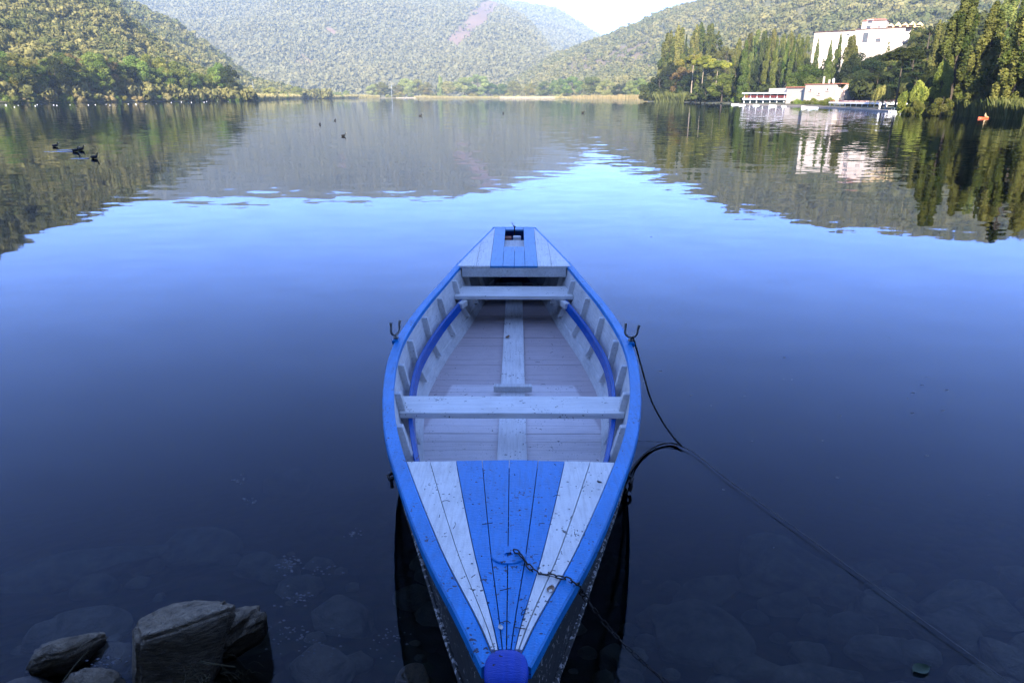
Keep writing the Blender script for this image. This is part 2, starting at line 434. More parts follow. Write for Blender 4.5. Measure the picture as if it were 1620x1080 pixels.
nt.links.new(mixc(nt, .35, r1.outputs[0], v1.outputs['Color'], 'MULTIPLY'), b.inputs['Base Color'])
b.inputs['Roughness'].default_value = .9
bp = nd(nt, 'ShaderNodeBump', i_Strength=.6, i_Distance=.05); nt.links.new(v1.outputs['Distance'], bp.inputs['Height']); nt.links.new(bp.outputs[0], b.inputs['Normal'])
tag(link('lake_bed', bed, mats=[m]), kind='structure')
# unseen bank behind the camera: it keeps the morning sun off the boat
g = np.meshgrid(np.linspace(-190, 150, 120), np.linspace(-130, -3.5, 70), indexing='ij')
bx, by = g
hz = .35 + 31 * np.clip((-by - 4) / 46, 0, 1) ** .8 * np.clip((190 + bx) / 60, 0, 1) * np.clip((150 - bx) / 60, 0, 1)
hz = hz + 10.5 * np.clip((-by - 4.5) / 5, 0, 1) ** 1.3  # near step added out of view to darken rock fronts and bow
hz = hz + 3.0 * fbm(bx / 5, by / 5, 12, 3) * np.clip((-by - 8) / 10, 0, 1)
i = np.arange(119)[:, None] * 70 + np.arange(69)[None]
me = np_mesh('hillside', np.stack([bx, by, hz], -1).reshape(-1, 3), np.stack([i, i + 70, i + 71, i + 1], -1).reshape(-1, 4), smooth=True)
tag(link('hillside', me, mats=[M_HILL]), kind='structure')

# ------------------------------------------------------------------ water
def water_mat(name, vol):
    m, nt, b, o = newmat(name)
    L = nt.links.new; nt.nodes.remove(b)
    ge = nd(nt, 'ShaderNodeNewGeometry')
    def waves(scale, sx, sy, det):
        mp = nd(nt, 'ShaderNodeMapping'); mp.inputs['Scale'].default_value = scale; L(ge.outputs['Position'], mp.inputs[0])
        n = nd(nt, 'ShaderNodeTexNoise', i_Scale=1., i_Detail=det, i_Roughness=.5); L(mp.outputs[0], n.inputs['Vector'])
        s = nd(nt, 'ShaderNodeVectorMath', operation='SUBTRACT'); L(n.outputs['Color'], s.inputs[0]); s.inputs[1].default_value = (.5, .5, .5)
        k = nd(nt, 'ShaderNodeVectorMath', operation='MULTIPLY'); L(s.outputs[0], k.inputs[0]); k.inputs[1].default_value = (sx, sy, 0)
        return k.outputs[0]
    a = nd(nt, 'ShaderNodeVectorMath', operation='ADD'); L(waves((1.3, 2.2, 1), .032, .055, 2.0), a.inputs[0]); L(waves((.2, .35, 1), .010, .014, 1.), a.inputs[1])
    # calm lanes and ruffled lanes
    mp = nd(nt, 'ShaderNodeMapping'); mp.inputs['Scale'].default_value = (.006, .03, 1); L(ge.outputs['Position'], mp.inputs[0])
    ln = nd(nt, 'ShaderNodeTexNoise', i_Scale=1., i_Detail=3.); L(mp.outputs[0], ln.inputs['Vector'])
    sp = nd(nt, 'ShaderNodeSeparateXYZ'); L(ge.outputs['Position'], sp.inputs[0])
    near = nd(nt, 'ShaderNodeMapRange'); near.inputs[1].default_value = 3; near.inputs[2].default_value = 30; near.inputs[3].default_value = .35; near.inputs[4].default_value = 1.15; L(sp.outputs[1], near.inputs[0])
    lr = nd(nt, 'ShaderNodeMapRange'); lr.inputs[1].default_value = .35; lr.inputs[2].default_value = .65; lr.inputs[3].default_value = .7; lr.inputs[4].default_value = 1.25; L(ln.outputs[0], lr.inputs[0])
    mu = nd(nt, 'ShaderNodeMath', operation='MULTIPLY'); L(near.outputs[0], mu.inputs[0]); L(lr.outputs[0], mu.inputs[1])
    sc = nd(nt, 'ShaderNodeVectorMath', operation='SCALE'); L(a.outputs[0], sc.inputs[0]); L(mu.outputs[0], sc.inputs['Scale'])
    gn = nd(nt, 'ShaderNodeVectorMath', operation='ADD'); L(sc.outputs[0], gn.inputs[0]); L(ge.outputs['Normal'], gn.inputs[1])
    no = nd(nt, 'ShaderNodeVectorMath', operation='NORMALIZE'); L(gn.outputs[0], no.inputs[0])
    fr = nd(nt, 'ShaderNodeFresnel', i_IOR=1.333); L(no.outputs[0], fr.inputs['Normal'])
    gl = nd(nt, 'ShaderNodeBsdfGlossy', i_Roughness=.02); L(no.outputs[0], gl.inputs['Normal']); gl.inputs[0].default_value = (.84, .88, 1, 1)
    tr = nd(nt, 'ShaderNodeBsdfTransparent')
    mx = nd(nt, 'ShaderNodeMixShader'); L(fr.outputs[0], mx.inputs[0]); L(tr.outputs[0], mx.inputs[1]); L(gl.outputs[0], mx.inputs[2])
    L(mx.outputs[0], o.inputs['Surface'])
    if vol:
        ab = nd(nt, 'ShaderNodeVolumeAbsorption', i_Density=2.1); ab.inputs[0].default_value = (.22, .38, .40, 1); L(ab.outputs[0], o.inputs['Volume'])
    return m
M_WATER = water_mat('lake_water', True)
M_WAKE = water_mat('wake_water', False)
wb = MB(); wb.box((0, 500, -3.5), (8400, 8000, 7)); tag(wb.build('water', M_WATER), kind='structure')

# ------------------------------------------------------------------ trees
M_BARK = simple('bark', (.05, .038, .026), .9, nscale=6, var=.4)
M_BARK_PALE = simple('pale_bark', (.22, .18, .13), .9, nscale=6, var=.3)
F_POP = foliage('poplar_leaves', (.05, .072, .018), (.17, .17, .048))
F_CYP = foliage('cypress_leaves', (.035, .058, .013), (.135, .155, .038), .02, .2)
F_DRK = foliage('dark_leaves', (.012, .022, .009), (.06, .075, .025), .02, .3)
F_GRN = foliage('fresh_leaves', (.06, .10, .02), (.20, .25, .055), .03, .25)
F_PIN = foliage('pine_needles', (.09, .11, .018), (.29, .27, .05), .02, .15)
F_RUS = foliage('rust_leaves', (.10, .07, .03), (.21, .15, .06), .02, .15)
F_WIL = foliage('willow_leaves', (.12, .12, .03), (.30, .27, .09), .02, .1)
F_FAR = foliage('far_shore_leaves', (.12, .15, .045), (.34, .34, .11), .035, .25)
F_LSH = foliage('left_shore_leaves', (.07, .105, .022), (.25, .25, .06), .05, .3)
F_RED = foliage('reed_leaves', (.20, .18, .07), (.46, .38, .18), .01, .1)
def trunk_mb(H, r, crown0, seed, limbs=5, lean=.02):
    g = random.Random(seed); b = MB()
    pts = [(g.uniform(-lean, lean) * H * k / 6, g.uniform(-lean, lean) * H * k / 6, H * .92 * k / 6 - (.02 * H if k == 0 else 0)) for k in range(7)]
    b.tube(pts, [r * (1.25 if k == 0 else 1 - .13 * k) for k in range(7)], 7)
    for k in range(limbs):
        t = crown0 + (0.9 - crown0) * (k + .5) / limbs
        i = min(5, int(t * 6 / .92)); p = Vector(pts[i]).lerp(Vector(pts[i + 1]), min(1, t * 6 / .92 - i))
        a = g.uniform(0, 6.28); l = H * .16 * (1.2 - t)
        b.tube([p, p + Vector((math.cos(a) * l * .5, math.sin(a) * l * .5, l * .45)), p + Vector((math.cos(a) * l, math.sin(a) * l, l * 1.1))], [r * .4, r * .25, r * .1], 5)
    return b
def crown_of(kind, seed):
    g = np.random.default_rng(seed); lo = []
    if kind == 'poplar':          # tall ragged column of upswept sprays
        for k in range(62):
            t = g.uniform(.03, .97); R = .125 * math.sin(math.pi * min(1, (t * .93 + .07)) ** .75) ** .7 + .012
            a = g.uniform(0, 6.28); r = R * g.uniform(.2, .95)
            lo.append(((r * math.cos(a), r * math.sin(a), t), (g.uniform(.016, .034), g.uniform(.016, .034), g.uniform(.06, .14))))
        return lobes_cards(lo, 15000, .0165, g, .6)
    if kind == 'cypress':
        for k in range(40):
            t = g.uniform(.05, .96); R = .07 * (math.sin(math.pi * t ** .62) ** .8) + .006
            a = g.uniform(0, 6.28); r = R * .55 * g.uniform(.3, 1)
            lo.append(((r * math.cos(a), r * math.sin(a), t), (R * .55, R * .55, .075)))
        return lobes_cards(lo, 9000, .012, g, .5)
    if kind == 'broad':
        for k in range(34):
            v = g.normal(size=3); v /= np.linalg.norm(v); r = g.uniform(.55, 1) ** .5
            lo.append(((.33 * v[0] * r, .33 * v[1] * r, .56 + .38 * v[2] * r), np.array([1, 1, .8]) * g.uniform(.07, .15)))
        return lobes_cards(lo, 11000, .021, g, .8)
    if kind == 'bush':
        for k in range(26):
            a = g.uniform(0, 6.28); r = .5 * math.sqrt(g.random()); t = g.uniform(.08, .85) * (1.1 - r)
            lo.append(((r * math.cos(a), r * math.sin(a), t), np.array([1, 1, 1]) * g.uniform(.1, .2)))
        return lobes_cards(lo, 6000, .04, g, .7)
    if kind == 'pine':            # umbrella pine: flat domes on a bare stem
        for k in range(20):
            a = g.uniform(0, 6.28); r = .26 * math.sqrt(g.random())
            lo.append(((r * math.cos(a), r * math.sin(a), .84 - .9 * r * r + g.uniform(-.04, .05)), (g.uniform(.06, .1), g.uniform(.06, .1), g.uniform(.03, .055))))
        return lobes_cards(lo, 8000, .016, g, .6, up=.3)
    if kind == 'cedar':           # broad tiers, pointed top
        for k in range(60):
            t = g.uniform(.1, .97); R = .30 * (1 - t) ** .8 + .015; a = g.uniform(0, 6.28); r = R * g.uniform(.3, 1)
            lo.append(((r * math.cos(a), r * math.sin(a), t), (.07 * (1.2 - t), .07 * (1.2 - t), .025)))
        return lobes_cards(lo, 12000, .018, g, .6, up=.3)
    if kind == 'willow':
        Ps, Ns, tt = [], [], []
        for k in range(130):
            a = g.uniform(0, 6.28); r = .42 * math.sqrt(g.random()); top = .98 - 1.2 * r * r; L = g.uniform(.3, .65)
            n = 24; s = np.linspace(0, 1, n); rr = r + .08 * np.sin(s * 1.6)
            Ps.append(np.stack([rr * math.cos(a), rr * math.sin(a), np.maximum(.12, top - L * s)], -1) + g.normal(size=(n, 3)) * .015)
            Ns.append(np.tile([math.cos(a), math.sin(a), .3], (n, 1)) + g.normal(size=(n, 3)) * .3); tt.append(np.full(n, g.random()))
        P, N = np.concatenate(Ps), np.concatenate(Ns); N /= np.linalg.norm(N, axis=1)[:, None]
        return cards(P, N, .045, g, .5) + (np.concatenate(tt),)
PROTO = {}
def proto(kind, mat, variants=3):
    key = kind
    if key not in PROTO:
        PROTO[key] = []
        for vtn in range(variants):
            V, F, t = crown_of(kind, 100 + 17 * vtn + sum(map(ord, kind)))
            cm = np_mesh('crown', V, F, t); cm.materials.append(None)
            tb = trunk_mb(1, {'poplar': .014, 'cypress': .012, 'broad': .022, 'bush': .02, 'pine': .016, 'cedar': .018, 'willow': .025}[kind], {'pine': .74, 'willow': .5, 'cypress': .1}.get(kind, .3), vtn + 3, lean=.012 if kind != 'broad' else .02)
            tm = bpy.data.meshes.new('trunk'); tm.from_pydata(tb.v, [], tb.f); tm.materials.append(None)
            PROTO[key].append((cm, tm))
    return PROTO[key]
KIND_NAME = {'poplar': 'poplar_tree', 'cypress': 'cypress_tree', 'broad': 'broadleaf_tree', 'bush': 'shrub', 'pine': 'umbrella_pine', 'cedar': 'cedar_tree', 'willow': 'willow_tree'}
tr_rng = random.Random(5)
def tree(kind, mat, base, H, wid, label, group=None, vtn=None):
    P = proto(kind, mat); cm, tm = P[tr_rng.randrange(len(P)) if vtn is None else vtn]
    t = thing(KIND_NAME[kind], label, 'shrub' if kind == 'bush' else 'tree', base, tr_rng.uniform(0, 6.28), group)
    t.scale = (H * wid, H * wid, H)
    c = link('crown', cm, t); c.material_slots[0].link = 'OBJECT'; c.material_slots[0].material = mat
    k = link('trunk', tm, t); k.material_slots[0].link = 'OBJECT'; k.material_slots[0].material = M_BARK_PALE if kind == 'pine' and mat is not F_DRK else M_BARK
    return t
def ptree(kind, mat, px, ytop, D, label, wid=1., ybase=None, group=None, hill=prom):
    """tree on the promontory: azimuth from the photo column, distance D, top at ytop"""
    d = ray(px, 152.5); f = D / math.hypot(d.x, d.y); x, y = d.x * f, d.y * f
    z0 = hill.z(x, y) - .15
    # the top sits over the same ground point
    lo, hi = 0.5, 80.
    for _ in range(40):
        mid = (lo + hi) / 2
        if proj(x, y, z0 + mid)[1] > ytop: lo = mid
        else: hi = mid
    return tree(kind, mat, (x, y, z0), lo, wid, label, group)
def D_of(px, py): v = at_z(px, py, 0); return math.hypot(v.x, v.y)

# -- right shore, from its tip towards the right edge of the photo
ptree('broad', F_DRK, 1042, 118, 300, 'dark broad tree at the very tip of the right promontory', 1.1)
ptree('broad', F_DRK, 1058, 98, 303, 'tall dark tree just inside the tip of the promontory', .8)
ptree('poplar', F_POP, 1051, 56, 308, 'leftmost tall olive poplar on the promontory, above the dark tip trees', 1.25)
ptree('poplar', F_POP, 1068, 47, 309, 'tallest olive poplar above the dark tip of the promontory', 1.3)
ptree('cypress', F_DRK, 1079, 56, 312, 'thin dark spire between the two poplars of the promontory tip', .9)
ptree('poplar', F_POP, 1092, 46, 314, 'ragged tan poplar behind the umbrella pines', 1.2)
ptree('poplar', F_POP, 1102, 42, 316, 'tan poplar rising straight above the left umbrella pine', 1.2)
ptree('poplar', F_POP, 1115, 44, 312, 'bushy poplar right behind the leaning pine crown', 1.2)
ptree('cedar', F_POP, 1127, 48, 300, 'pointed olive conifer above the right umbrella pine', .8)
ptree('broad', F_POP, 1143, 74, 296, 'rounded olive tree behind the right umbrella pine', .9)
ptree('pine', F_PIN, 1093, 80, 262, 'yellow green umbrella pine, the left and wider of the pair', 1.05)
ptree('pine', F_PIN, 1109, 82, 252, 'umbrella pine with a pale leaning bare trunk', .8)
ptree('pine', F_PIN, 1131, 90, 250, 'umbrella pine right of the leaning one, lower crown', 1.05)
ptree('broad', F_DRK, 1097, 112, 268, 'dark round tree standing under the umbrella pines', 1.0)
ptree('broad', F_RUS, 1079, 107, 275, 'small rust brown tree at the foot of the poplars', 1.1)
ptree('broad', F_DRK, 1082, 124, 268, 'dark blue green round tree in front of the rust brown one', 1.05)
ptree('cedar', F_CYP, 1101, 118, 245, 'narrow green conifer at the waterline left of the bright round tree', .75)
ptree('broad', F_DRK, 1116, 128, 240, 'dark low tree between the waterline conifer and the bright round tree', 1.0)
ptree('broad', F_GRN, 1142, 116, 228, 'bright green wide round tree at the water left of the white pavilion', 1.35)
ptree('bush', F_GRN, 1162, 152, 218, 'low green bush between the round tree and the pavilion', .9)
ptree('poplar', F_POP, 1160, 66, 262, 'olive poplar left of the first big cypress', 1.0)
ptree('cypress', F_CYP, 1172, 64, 214, 'first big cypress, behind the left end of the pavilion', 1.35)
ptree('cypress', F_DRK, 1166, 80, 222, 'dark spire tucked against the first big cypress', 1.2)
ptree('cypress', F_CYP, 1180, 92, 216, 'short cypress right of the first big one, over the pavilion roof', 1.1)
for n, (px, yt, w) in enumerate([(1207, 58, 1.0), (1219, 58, .95), (1236, 60, 1.0), (1246, 60, 1.0), (1258, 60, 1.1)]):
    ptree('cypress', F_CYP, px, yt, 226 - 4 * n, ['slim cypress over the middle of the pavilion roof', 'cypress beside the slim one, second behind the pavilion', 'cypress over the right end of the pavilion, third of the row', 'leaning cypress just left of the square white house', 'fuller cypress rising behind the square white house'][n], w)
for n, (px, yt) in enumerate([(1176, 56), (1188, 52), (1199, 53), (1213, 50), (1228, 56), (1241, 52), (1252, 56), (1266, 58)]):
    ptree('poplar', F_POP, px, yt, 290 - 2 * n, 'tan poplar in the row behind the cypresses above the pavilion', 1.2, group='tan poplars behind the cypress row')
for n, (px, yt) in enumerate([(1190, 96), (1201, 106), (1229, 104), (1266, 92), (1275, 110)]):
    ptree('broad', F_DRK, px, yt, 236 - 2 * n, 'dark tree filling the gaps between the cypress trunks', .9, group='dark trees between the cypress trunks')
ptree('broad', F_CYP, 1268, 102, 196, 'grey green round tree left above the square white house', 1.1)
for n, (px, yt, D, w) in enumerate([(1283, 63, 208, .95), (1303, 66, 203, 1.25), (1316, 55, 205, 1.1)]):
    ptree('cypress', F_CYP, px, yt, D, ['thin cypress against the left end of the white hillside building', 'stout cypress in the middle of the three before the white building', 'tall pointed cypress, highest of the three before the white building'][n], w)
ptree('cedar', F_CYP, 1296, 92, 206, 'short olive conifer between the cypresses before the white building', .6)
ptree('poplar', F_POP, 1335, 62, 200, 'tan feathery tree before the middle of the white building', 1.35)
ptree('broad', F_DRK, 1290, 108, 205, 'dark low tree at the foot of the building cypresses', 1.0)
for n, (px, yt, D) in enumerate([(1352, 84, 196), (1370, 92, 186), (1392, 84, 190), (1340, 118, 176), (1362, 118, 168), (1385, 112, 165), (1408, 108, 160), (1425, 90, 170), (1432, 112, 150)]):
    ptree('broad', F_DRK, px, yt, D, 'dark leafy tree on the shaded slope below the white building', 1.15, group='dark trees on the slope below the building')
ptree('broad', F_POP, 1402, 84, 188, 'tan brown tree on the slope under the right end of the building', 1.0)
ptree('cypress', F_CYP, 1424, 37, 222, 'dark cypress in front of the right end of the white building', .75)
ptree('cedar', F_CYP, 1392, 64, 214, 'small pointed conifer against the white building wall', .45)
ptree('broad', F_POP, 1440, 42, 215, 'olive tree hiding the far right end of the white building', .9)
ptree('cedar', F_DRK, 1452, 40, 165, 'large dark cedar right of the white building', 1.35)
ptree('cedar', F_DRK, 1436, 72, 150, 'wide dark cedar in front of the larger cedar', 1.6)
ptree('pine', F_DRK, 1419, 66, 122, 'dark pine with a tall bare trunk beside the willow', 1.0)
ptree('willow', F_WIL, 1398, 134, 124, 'pale yellow weeping willow behind the terrace', 1.0)
ptree('poplar', F_POP, 1468, 40, 150, 'olive poplar between the dark cedar and the tallest poplar', 1.1)
ptree('poplar', F_POP, 1503, -4, 104, 'tallest shaggy poplar, first of three at the reed shore', 1.35, group=None)
ptree('poplar', F_POP, 1549, 14, 92, 'shaggy poplar with a pale fork, in the middle of three at the reeds', 1.35)
ptree('poplar', F_POP, 1602, 12, 86, 'shaggy green poplar nearest the right edge, above the reeds', 1.4)
ptree('bush', F_GRN, 1445, 118, 98, 'bright green tall shrub left of the tallest poplar', .62)
ptree('bush', F_POP, 1452, 155, 96, 'olive shrub at the water right of the moored white boat', .9)
ptree('bush', F_DRK, 1470, 150, 99, 'dark shrub between the green shrub and the round olive one', .8)
ptree('bush', F_POP, 1494, 150, 93, 'round olive shrub at the water below the tallest poplar', 1.1)
ptree('broad', F_GRN, 1486, 96, 100, 'light green tree wrapped around the foot of the tallest poplar', .5)
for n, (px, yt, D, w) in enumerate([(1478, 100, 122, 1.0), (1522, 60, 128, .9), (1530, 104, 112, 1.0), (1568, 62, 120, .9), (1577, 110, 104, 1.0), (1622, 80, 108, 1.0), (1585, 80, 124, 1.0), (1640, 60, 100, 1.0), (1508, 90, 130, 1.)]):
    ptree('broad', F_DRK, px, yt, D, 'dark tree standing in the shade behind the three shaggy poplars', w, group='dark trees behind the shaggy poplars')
ptree('cypress', F_CYP, 1584, -6, 128, 'dark cypress between the second and third shaggy poplars', 1.1)
ptree('poplar', F_POP, 1566, -8, 150, 'pale green treetop behind the middle shaggy poplar', 1.2)
ptree('cedar', F_DRK, 1622, -40, 96, 'huge dark conifer with drooping boughs at the right edge', 1.2)
ptree('poplar', F_POP, 1660, 0, 84, 'poplar past the right edge, only its reflection and a few sprays showing', 1.3)
# understory that closes the slope of the promontory
P = prom.scatter(2600, 3, .05, 1.25)
a_, d_ = np.degrees(np.arctan2(P[:, 0], P[:, 1])), np.hypot(P[:, 0], P[:, 1])
k_ = ~((a_ > 16.5) & (a_ < 28.6) & (d_ < prom.D0(a_) + 34)) & ~((a_ > 20.2) & (a_ < 28.2) & (d_ > 198))
forest('understory', P[k_], 2.0, T_fine[:3], M_FOR_P, label='dark undergrowth covering the slope of the promontory')

# -- row of trees along the foot of the left hill
gl = random.Random(21)
cols = ['yellow green', 'olive', 'rusty olive', 'dark green', 'bright green']
mats_l = [F_LSH, F_LSH, F_RUS, F_DRK, F_GRN]
F_RUS2 = foliage('orange_leaves', (.10, .08, .03), (.22, .16, .06), .02, .2)
mats_l[2] = F_RUS2
x = -14; n = 0
seq = [0, 4, 0, 3, 1, 2, 4, 0, 0, 3, 0, 2, 0, 1, 4, 0, 2, 0, 0, 3, 4, 0, 1, 4, 0, 0, 3, 4, 0, 1, 0, 4, 3, 0, 1, 0]
ordw = ['first', 'second', 'third', 'fourth', 'fifth', 'sixth', 'seventh', 'eighth', 'ninth', 'tenth', 'eleventh', 'twelfth', '13th', '14th', '15th', '16th', '17th', '18th', '19th', '20th', '21st', '22nd', '23rd', '24th', '25th', '26th', '27th', '28th', '29th', '30th', '31st', '32nd', '33rd', '34th', '35th', '36th']
for n in range(34):
    x = -8 + n * 11.6 + gl.uniform(-4, 4); c = seq[n]
    dv = ray(x, 152.5); az = math.degrees(math.atan2(dv.x, dv.y)); D = float(interp(left_D0)(az)) + gl.uniform(4, 14)
    f = D / math.hypot(dv.x, dv.y); H = gl.uniform(8, 13.5) * (D / 300) * (.75 if c in (0, 4) and n % 3 == 0 else 1)
    X, Y = dv.x * f, dv.y * f
    tree('broad', mats_l[c], (X, Y, max(.1, hill_l.z(X, Y) - .3)), H, gl.uniform(.95, 1.25), cols[c] + ' tree, ' + ordw[n] + ' from the left edge along the left shore', 'trees at the foot of the left hill')
for n in range(26):
    x = 2 + n * 15 + gl.uniform(-5, 5); dv = ray(x, 152.5); az = math.degrees(math.atan2(dv.x, dv.y)); D = float(interp(left_D0)(az)) + gl.uniform(1, 3); f = D / math.hypot(dv.x, dv.y)
    tree('bush', [F_GRN, F_LSH, F_RED][n % 3], (dv.x * f, dv.y * f, .1), gl.uniform(2.2, 4) * D / 300, 1.3, 'low bush hanging over the water under the left shore trees', 'waterside bushes on the left shore')

# -- trees on the far shore
far = [(402, 140, 0, 'low dark bushes like tree right after the left hill'), (428, 136, 0, 'flat topped green tree beyond the end of the left hill'), (449, 142, 0, 'low green tree right of the flat topped one'), (471, 136, 1, 'pale yellow tree standing alone left of the reed strip'),
       (500, 143, 0, 'small green tree behind the left reed strip'), (522, 144, 0, 'low green tree behind the middle of the left reed strip'), (548, 142, 0, 'hazy green tree left of the tall ones'), (590, 133, 0, 'slim olive tree left of the white mast'),
       (602, 130, 1, 'pale tree touching the white mast'), (613, 138, 2, 'small dark tree at the foot of the white mast'), (629, 134, 1, 'pale yellow tree right of the white mast'), (645, 124, 0, 'wide flat crowned green tree above the white jetty'), (662, 125, 0, 'green tree merging with the wide flat crowned one'), (674, 130, 1, 'light olive tree left of the dark conifer'),
       (697, 121, 3, 'slender pale poplar beside the dark conifer'), (707, 128, 0, 'olive tree right of the slender poplar'), (735, 122, 0, 'tall leafy tree at the left of the central clump'), (756, 118, 0, 'highest tree of the central clump'), (745, 138, 1, 'low pale tree in front of the central clump'), (777, 131, 1, 'rounded pale tree right of the central clump'),
       (793, 132, 1, 'pale round tree, second right of the central clump'), (812, 128, 1, 'broad pale tree above the wooden railing'), (838, 131, 1, 'pale tree above the right end of the railing'), (862, 128, 1, 'pale tree left of the bright green trees'), (884, 124, 1, 'yellowish tree just left of the bright green trees'), (905, 120, 4, 'bright green wide tree on the right far shore'),
       (938, 120, 4, 'larger bright green tree, right of the other bright one'), (958, 126, 0, 'olive tree leaning on the larger bright green tree'), (979, 132, 2, 'dark green tree in the gap on the right far shore'), (996, 126, 0, 'tall grey green tree left of the last pale one'), (1012, 123, 1, 'last pale green tree before the dark promontory')]
for px, yt, c, lab in far:
    dv = ray(px, 152.5); az = math.degrees(math.atan2(dv.x, dv.y)); D = float(interp(far_D)(az)) + 22; f = D / math.hypot(dv.x, dv.y)
    H = (153.8 - yt) / 1080 * .885 * D * 1.02
    tree('poplar' if c == 3 else 'broad', [F_FAR, F_LSH, F_DRK, F_FAR, F_GRN][c], (dv.x * f, dv.y * f, .3), H, {3: 1.4}.get(c, gl.uniform(1.15, 1.5)), lab)
dv = ray(691, 152.5); f = 880 / math.hypot(dv.x, dv.y)
tree('cedar', F_DRK, (dv.x * f, dv.y * f, .3), 13.5, .75, 'small dark pointed conifer on the far shore')
for n in range(34):
    px = 385 + n * 19 + gl.uniform(-7, 7); dv = ray(px, 152.5); az = math.degrees(math.atan2(dv.x, dv.y)); D = float(interp(far_D)(az)) + 16; f = D / math.hypot(dv.x, dv.y)
    tree('bush', [F_FAR, F_LSH, F_FAR][n % 3], (dv.x * f, dv.y * f, .3), gl.uniform(3.5, 8) * D / 860, 1.5, 'low bush between the trees of the far shore', 'bushes on the far shore')

# -- reed beds
def reeds(name, az0, az1, Df, depth, hgt, n, label, off=-1.0):
    az = rng.uniform(az0, az1, n); d = Df(az) + off + rng.random(n) * depth; a = np.radians(az)
    x, y = d * np.sin(a), d * np.cos(a); h = hgt * rng.uniform(.65, 1.1, n) * (.85 + .6 * fbm(x / (2 * hgt), y / (2 * hgt), 4)); w = hgt * .022
    th = rng.uniform(0, 6.28, n); cx, cy = np.cos(th) * w, np.sin(th) * w; lx, ly = rng.normal(0, .14, n) * h, rng.normal(0, .14, n) * h
    V = np.stack([np.stack(p, -1) for p in [(x - cx, y - cy, 0 * x - .1), (x + cx, y + cy, 0 * x - .1), (x + cx * .8 + lx * .5, y + cy * .8 + ly * .5, h * .7), (x + lx, y + ly, h)]], 1).reshape(-1, 3)
    return tag(link(name, np_mesh(name, V, np.arange(len(V)).reshape(-1, 4), rng.random(n)), mats=[F_RED if 'pale' in label else F_REEDG]), label=label, kind='stuff')
F_REEDG = foliage('green_reed_leaves', (.05, .07, .02), (.16, .17, .06), .01, .1)
fD = interp(far_D); pD = lambda a: prom.D0(a)
az = lambda px: az_el(px, 152.5)[0]
reeds('reed_bed', az(400), az(600), fD, 10, 4.2, 9000, 'pale reed strip on the left far shore')
reeds('reed_bed', az(655), az(716), fD, 6, 3.2, 2500, 'short pale reed strip below the dark conifer')
reeds('reed_bed', az(716), az(910), fD, 5, 2.6, 5000, 'thin pale reed strip behind the railing')
reeds('reed_bed', az(905), az(1024), lambda a: fD(a) - 4, 9, 3.6, 7000, 'pale golden reed strip before the right far shore')
reeds('reed_bed', az(1035), az(1082), lambda a: pD(a) - 2, 6, 3.6, 3500, 'green reed patch at the tip of the promontory')
reeds('reed_bed', az(1508), az(1660), lambda a: pD(a) - 3, 6, 1.9, 9000, 'green reed bed below the poplars at the right edge')
reeds('reed_bed', az(1432), az(1508), lambda a: pD(a) - 1, 3, 1.2, 2500, 'short green reeds under the waterside shrubs')

# ------------------------------------------------------------------ buildings on the right
M_WALL = simple('white_render', (.38, .335, .285), .85, nscale=.6, var=.06, bump=.1, bscale=6)
M_WALL2 = simple('cream_render', (.50, .38, .20), .85, nscale=.8, var=.12, bump=.1, bscale=6)
M_TILE = simple('red_roof_tiles', (.34, .13, .08), .8, nscale=3, var=.35, bump=.4, bscale=10)
M_PINK = simple('pinkish_render', (.66, .48, .42), .85, nscale=1, var=.1)
M_DARKW = simple('dark_opening', (.03, .03, .035), .4, nscale=2, var=.3)
M_GLASS = simple('window_glass', (.06, .065, .07), .15, nscale=2, var=.3)
M_GRNB = simple('green_tarpaulin', (.03, .07, .06), .6, nscale=2, var=.4)
M_RAIL = simple('red_railing_paint', (.45, .06, .05), .5)
M_CONC = simple('quay_concrete', (.36, .30, .24), .9, nscale=1.5, var=.25)
M_WHITEP = simple('white_paint', (.78, .78, .78), .4, nscale=4, var=.06)
def frame_at(p0, p1):
    """wall frame from two ground points: u along the wall, v away from the lake, w up"""
    u = Vector((p1[0] - p0[0], p1[1] - p0[1], 0)); L = u.length; u.normalize()
    return u, Vector((-u.y, u.x, 0)), L
class Bld:
    def __init__(s, name, label, pxl, pxr, Dl, Dr, zb):
        a, b = at_d(pxl, 152.5, Dl), at_d(pxr, 152.5, Dr)
        s.u, s.v, s.L = frame_at(a, b); s.zb = zb; s.org = Vector((a.x, a.y, zb))
        s.t = thing(name, label, 'building', s.org, math.atan2(s.u.y, s.u.x))
    def part(s, name, mat, boxes, parent=None):
        b = MB()
        for (x0, x1, y0, y1, z0, z1) in boxes: b.box(((x0 + x1) / 2, (y0 + y1) / 2, (z0 + z1) / 2), (x1 - x0, y1 - y0, z1 - z0))
        return b.build(name, mat, parent or s.t)
    def window(s, x, z, w, h, y=0., parent=None):
        f = s.part('window', M_PINK, [(x - w / 2 - .12, x - w / 2, y - .07, y + .05, z, z + h), (x + w / 2, x + w / 2 + .12, y - .07, y + .05, z, z + h), (x - w / 2 - .12, x + w / 2 + .12, y - .07, y + .05, z + h, z + h + .12), (x - w / 2 - .18, x + w / 2 + .18, y - .14, y + .05, z - .12, z)], parent)
        s.part('pane', M_GLASS, [(x - w / 2, x + w / 2, y - .025, y + .03, z, z + h)], f)
        return f
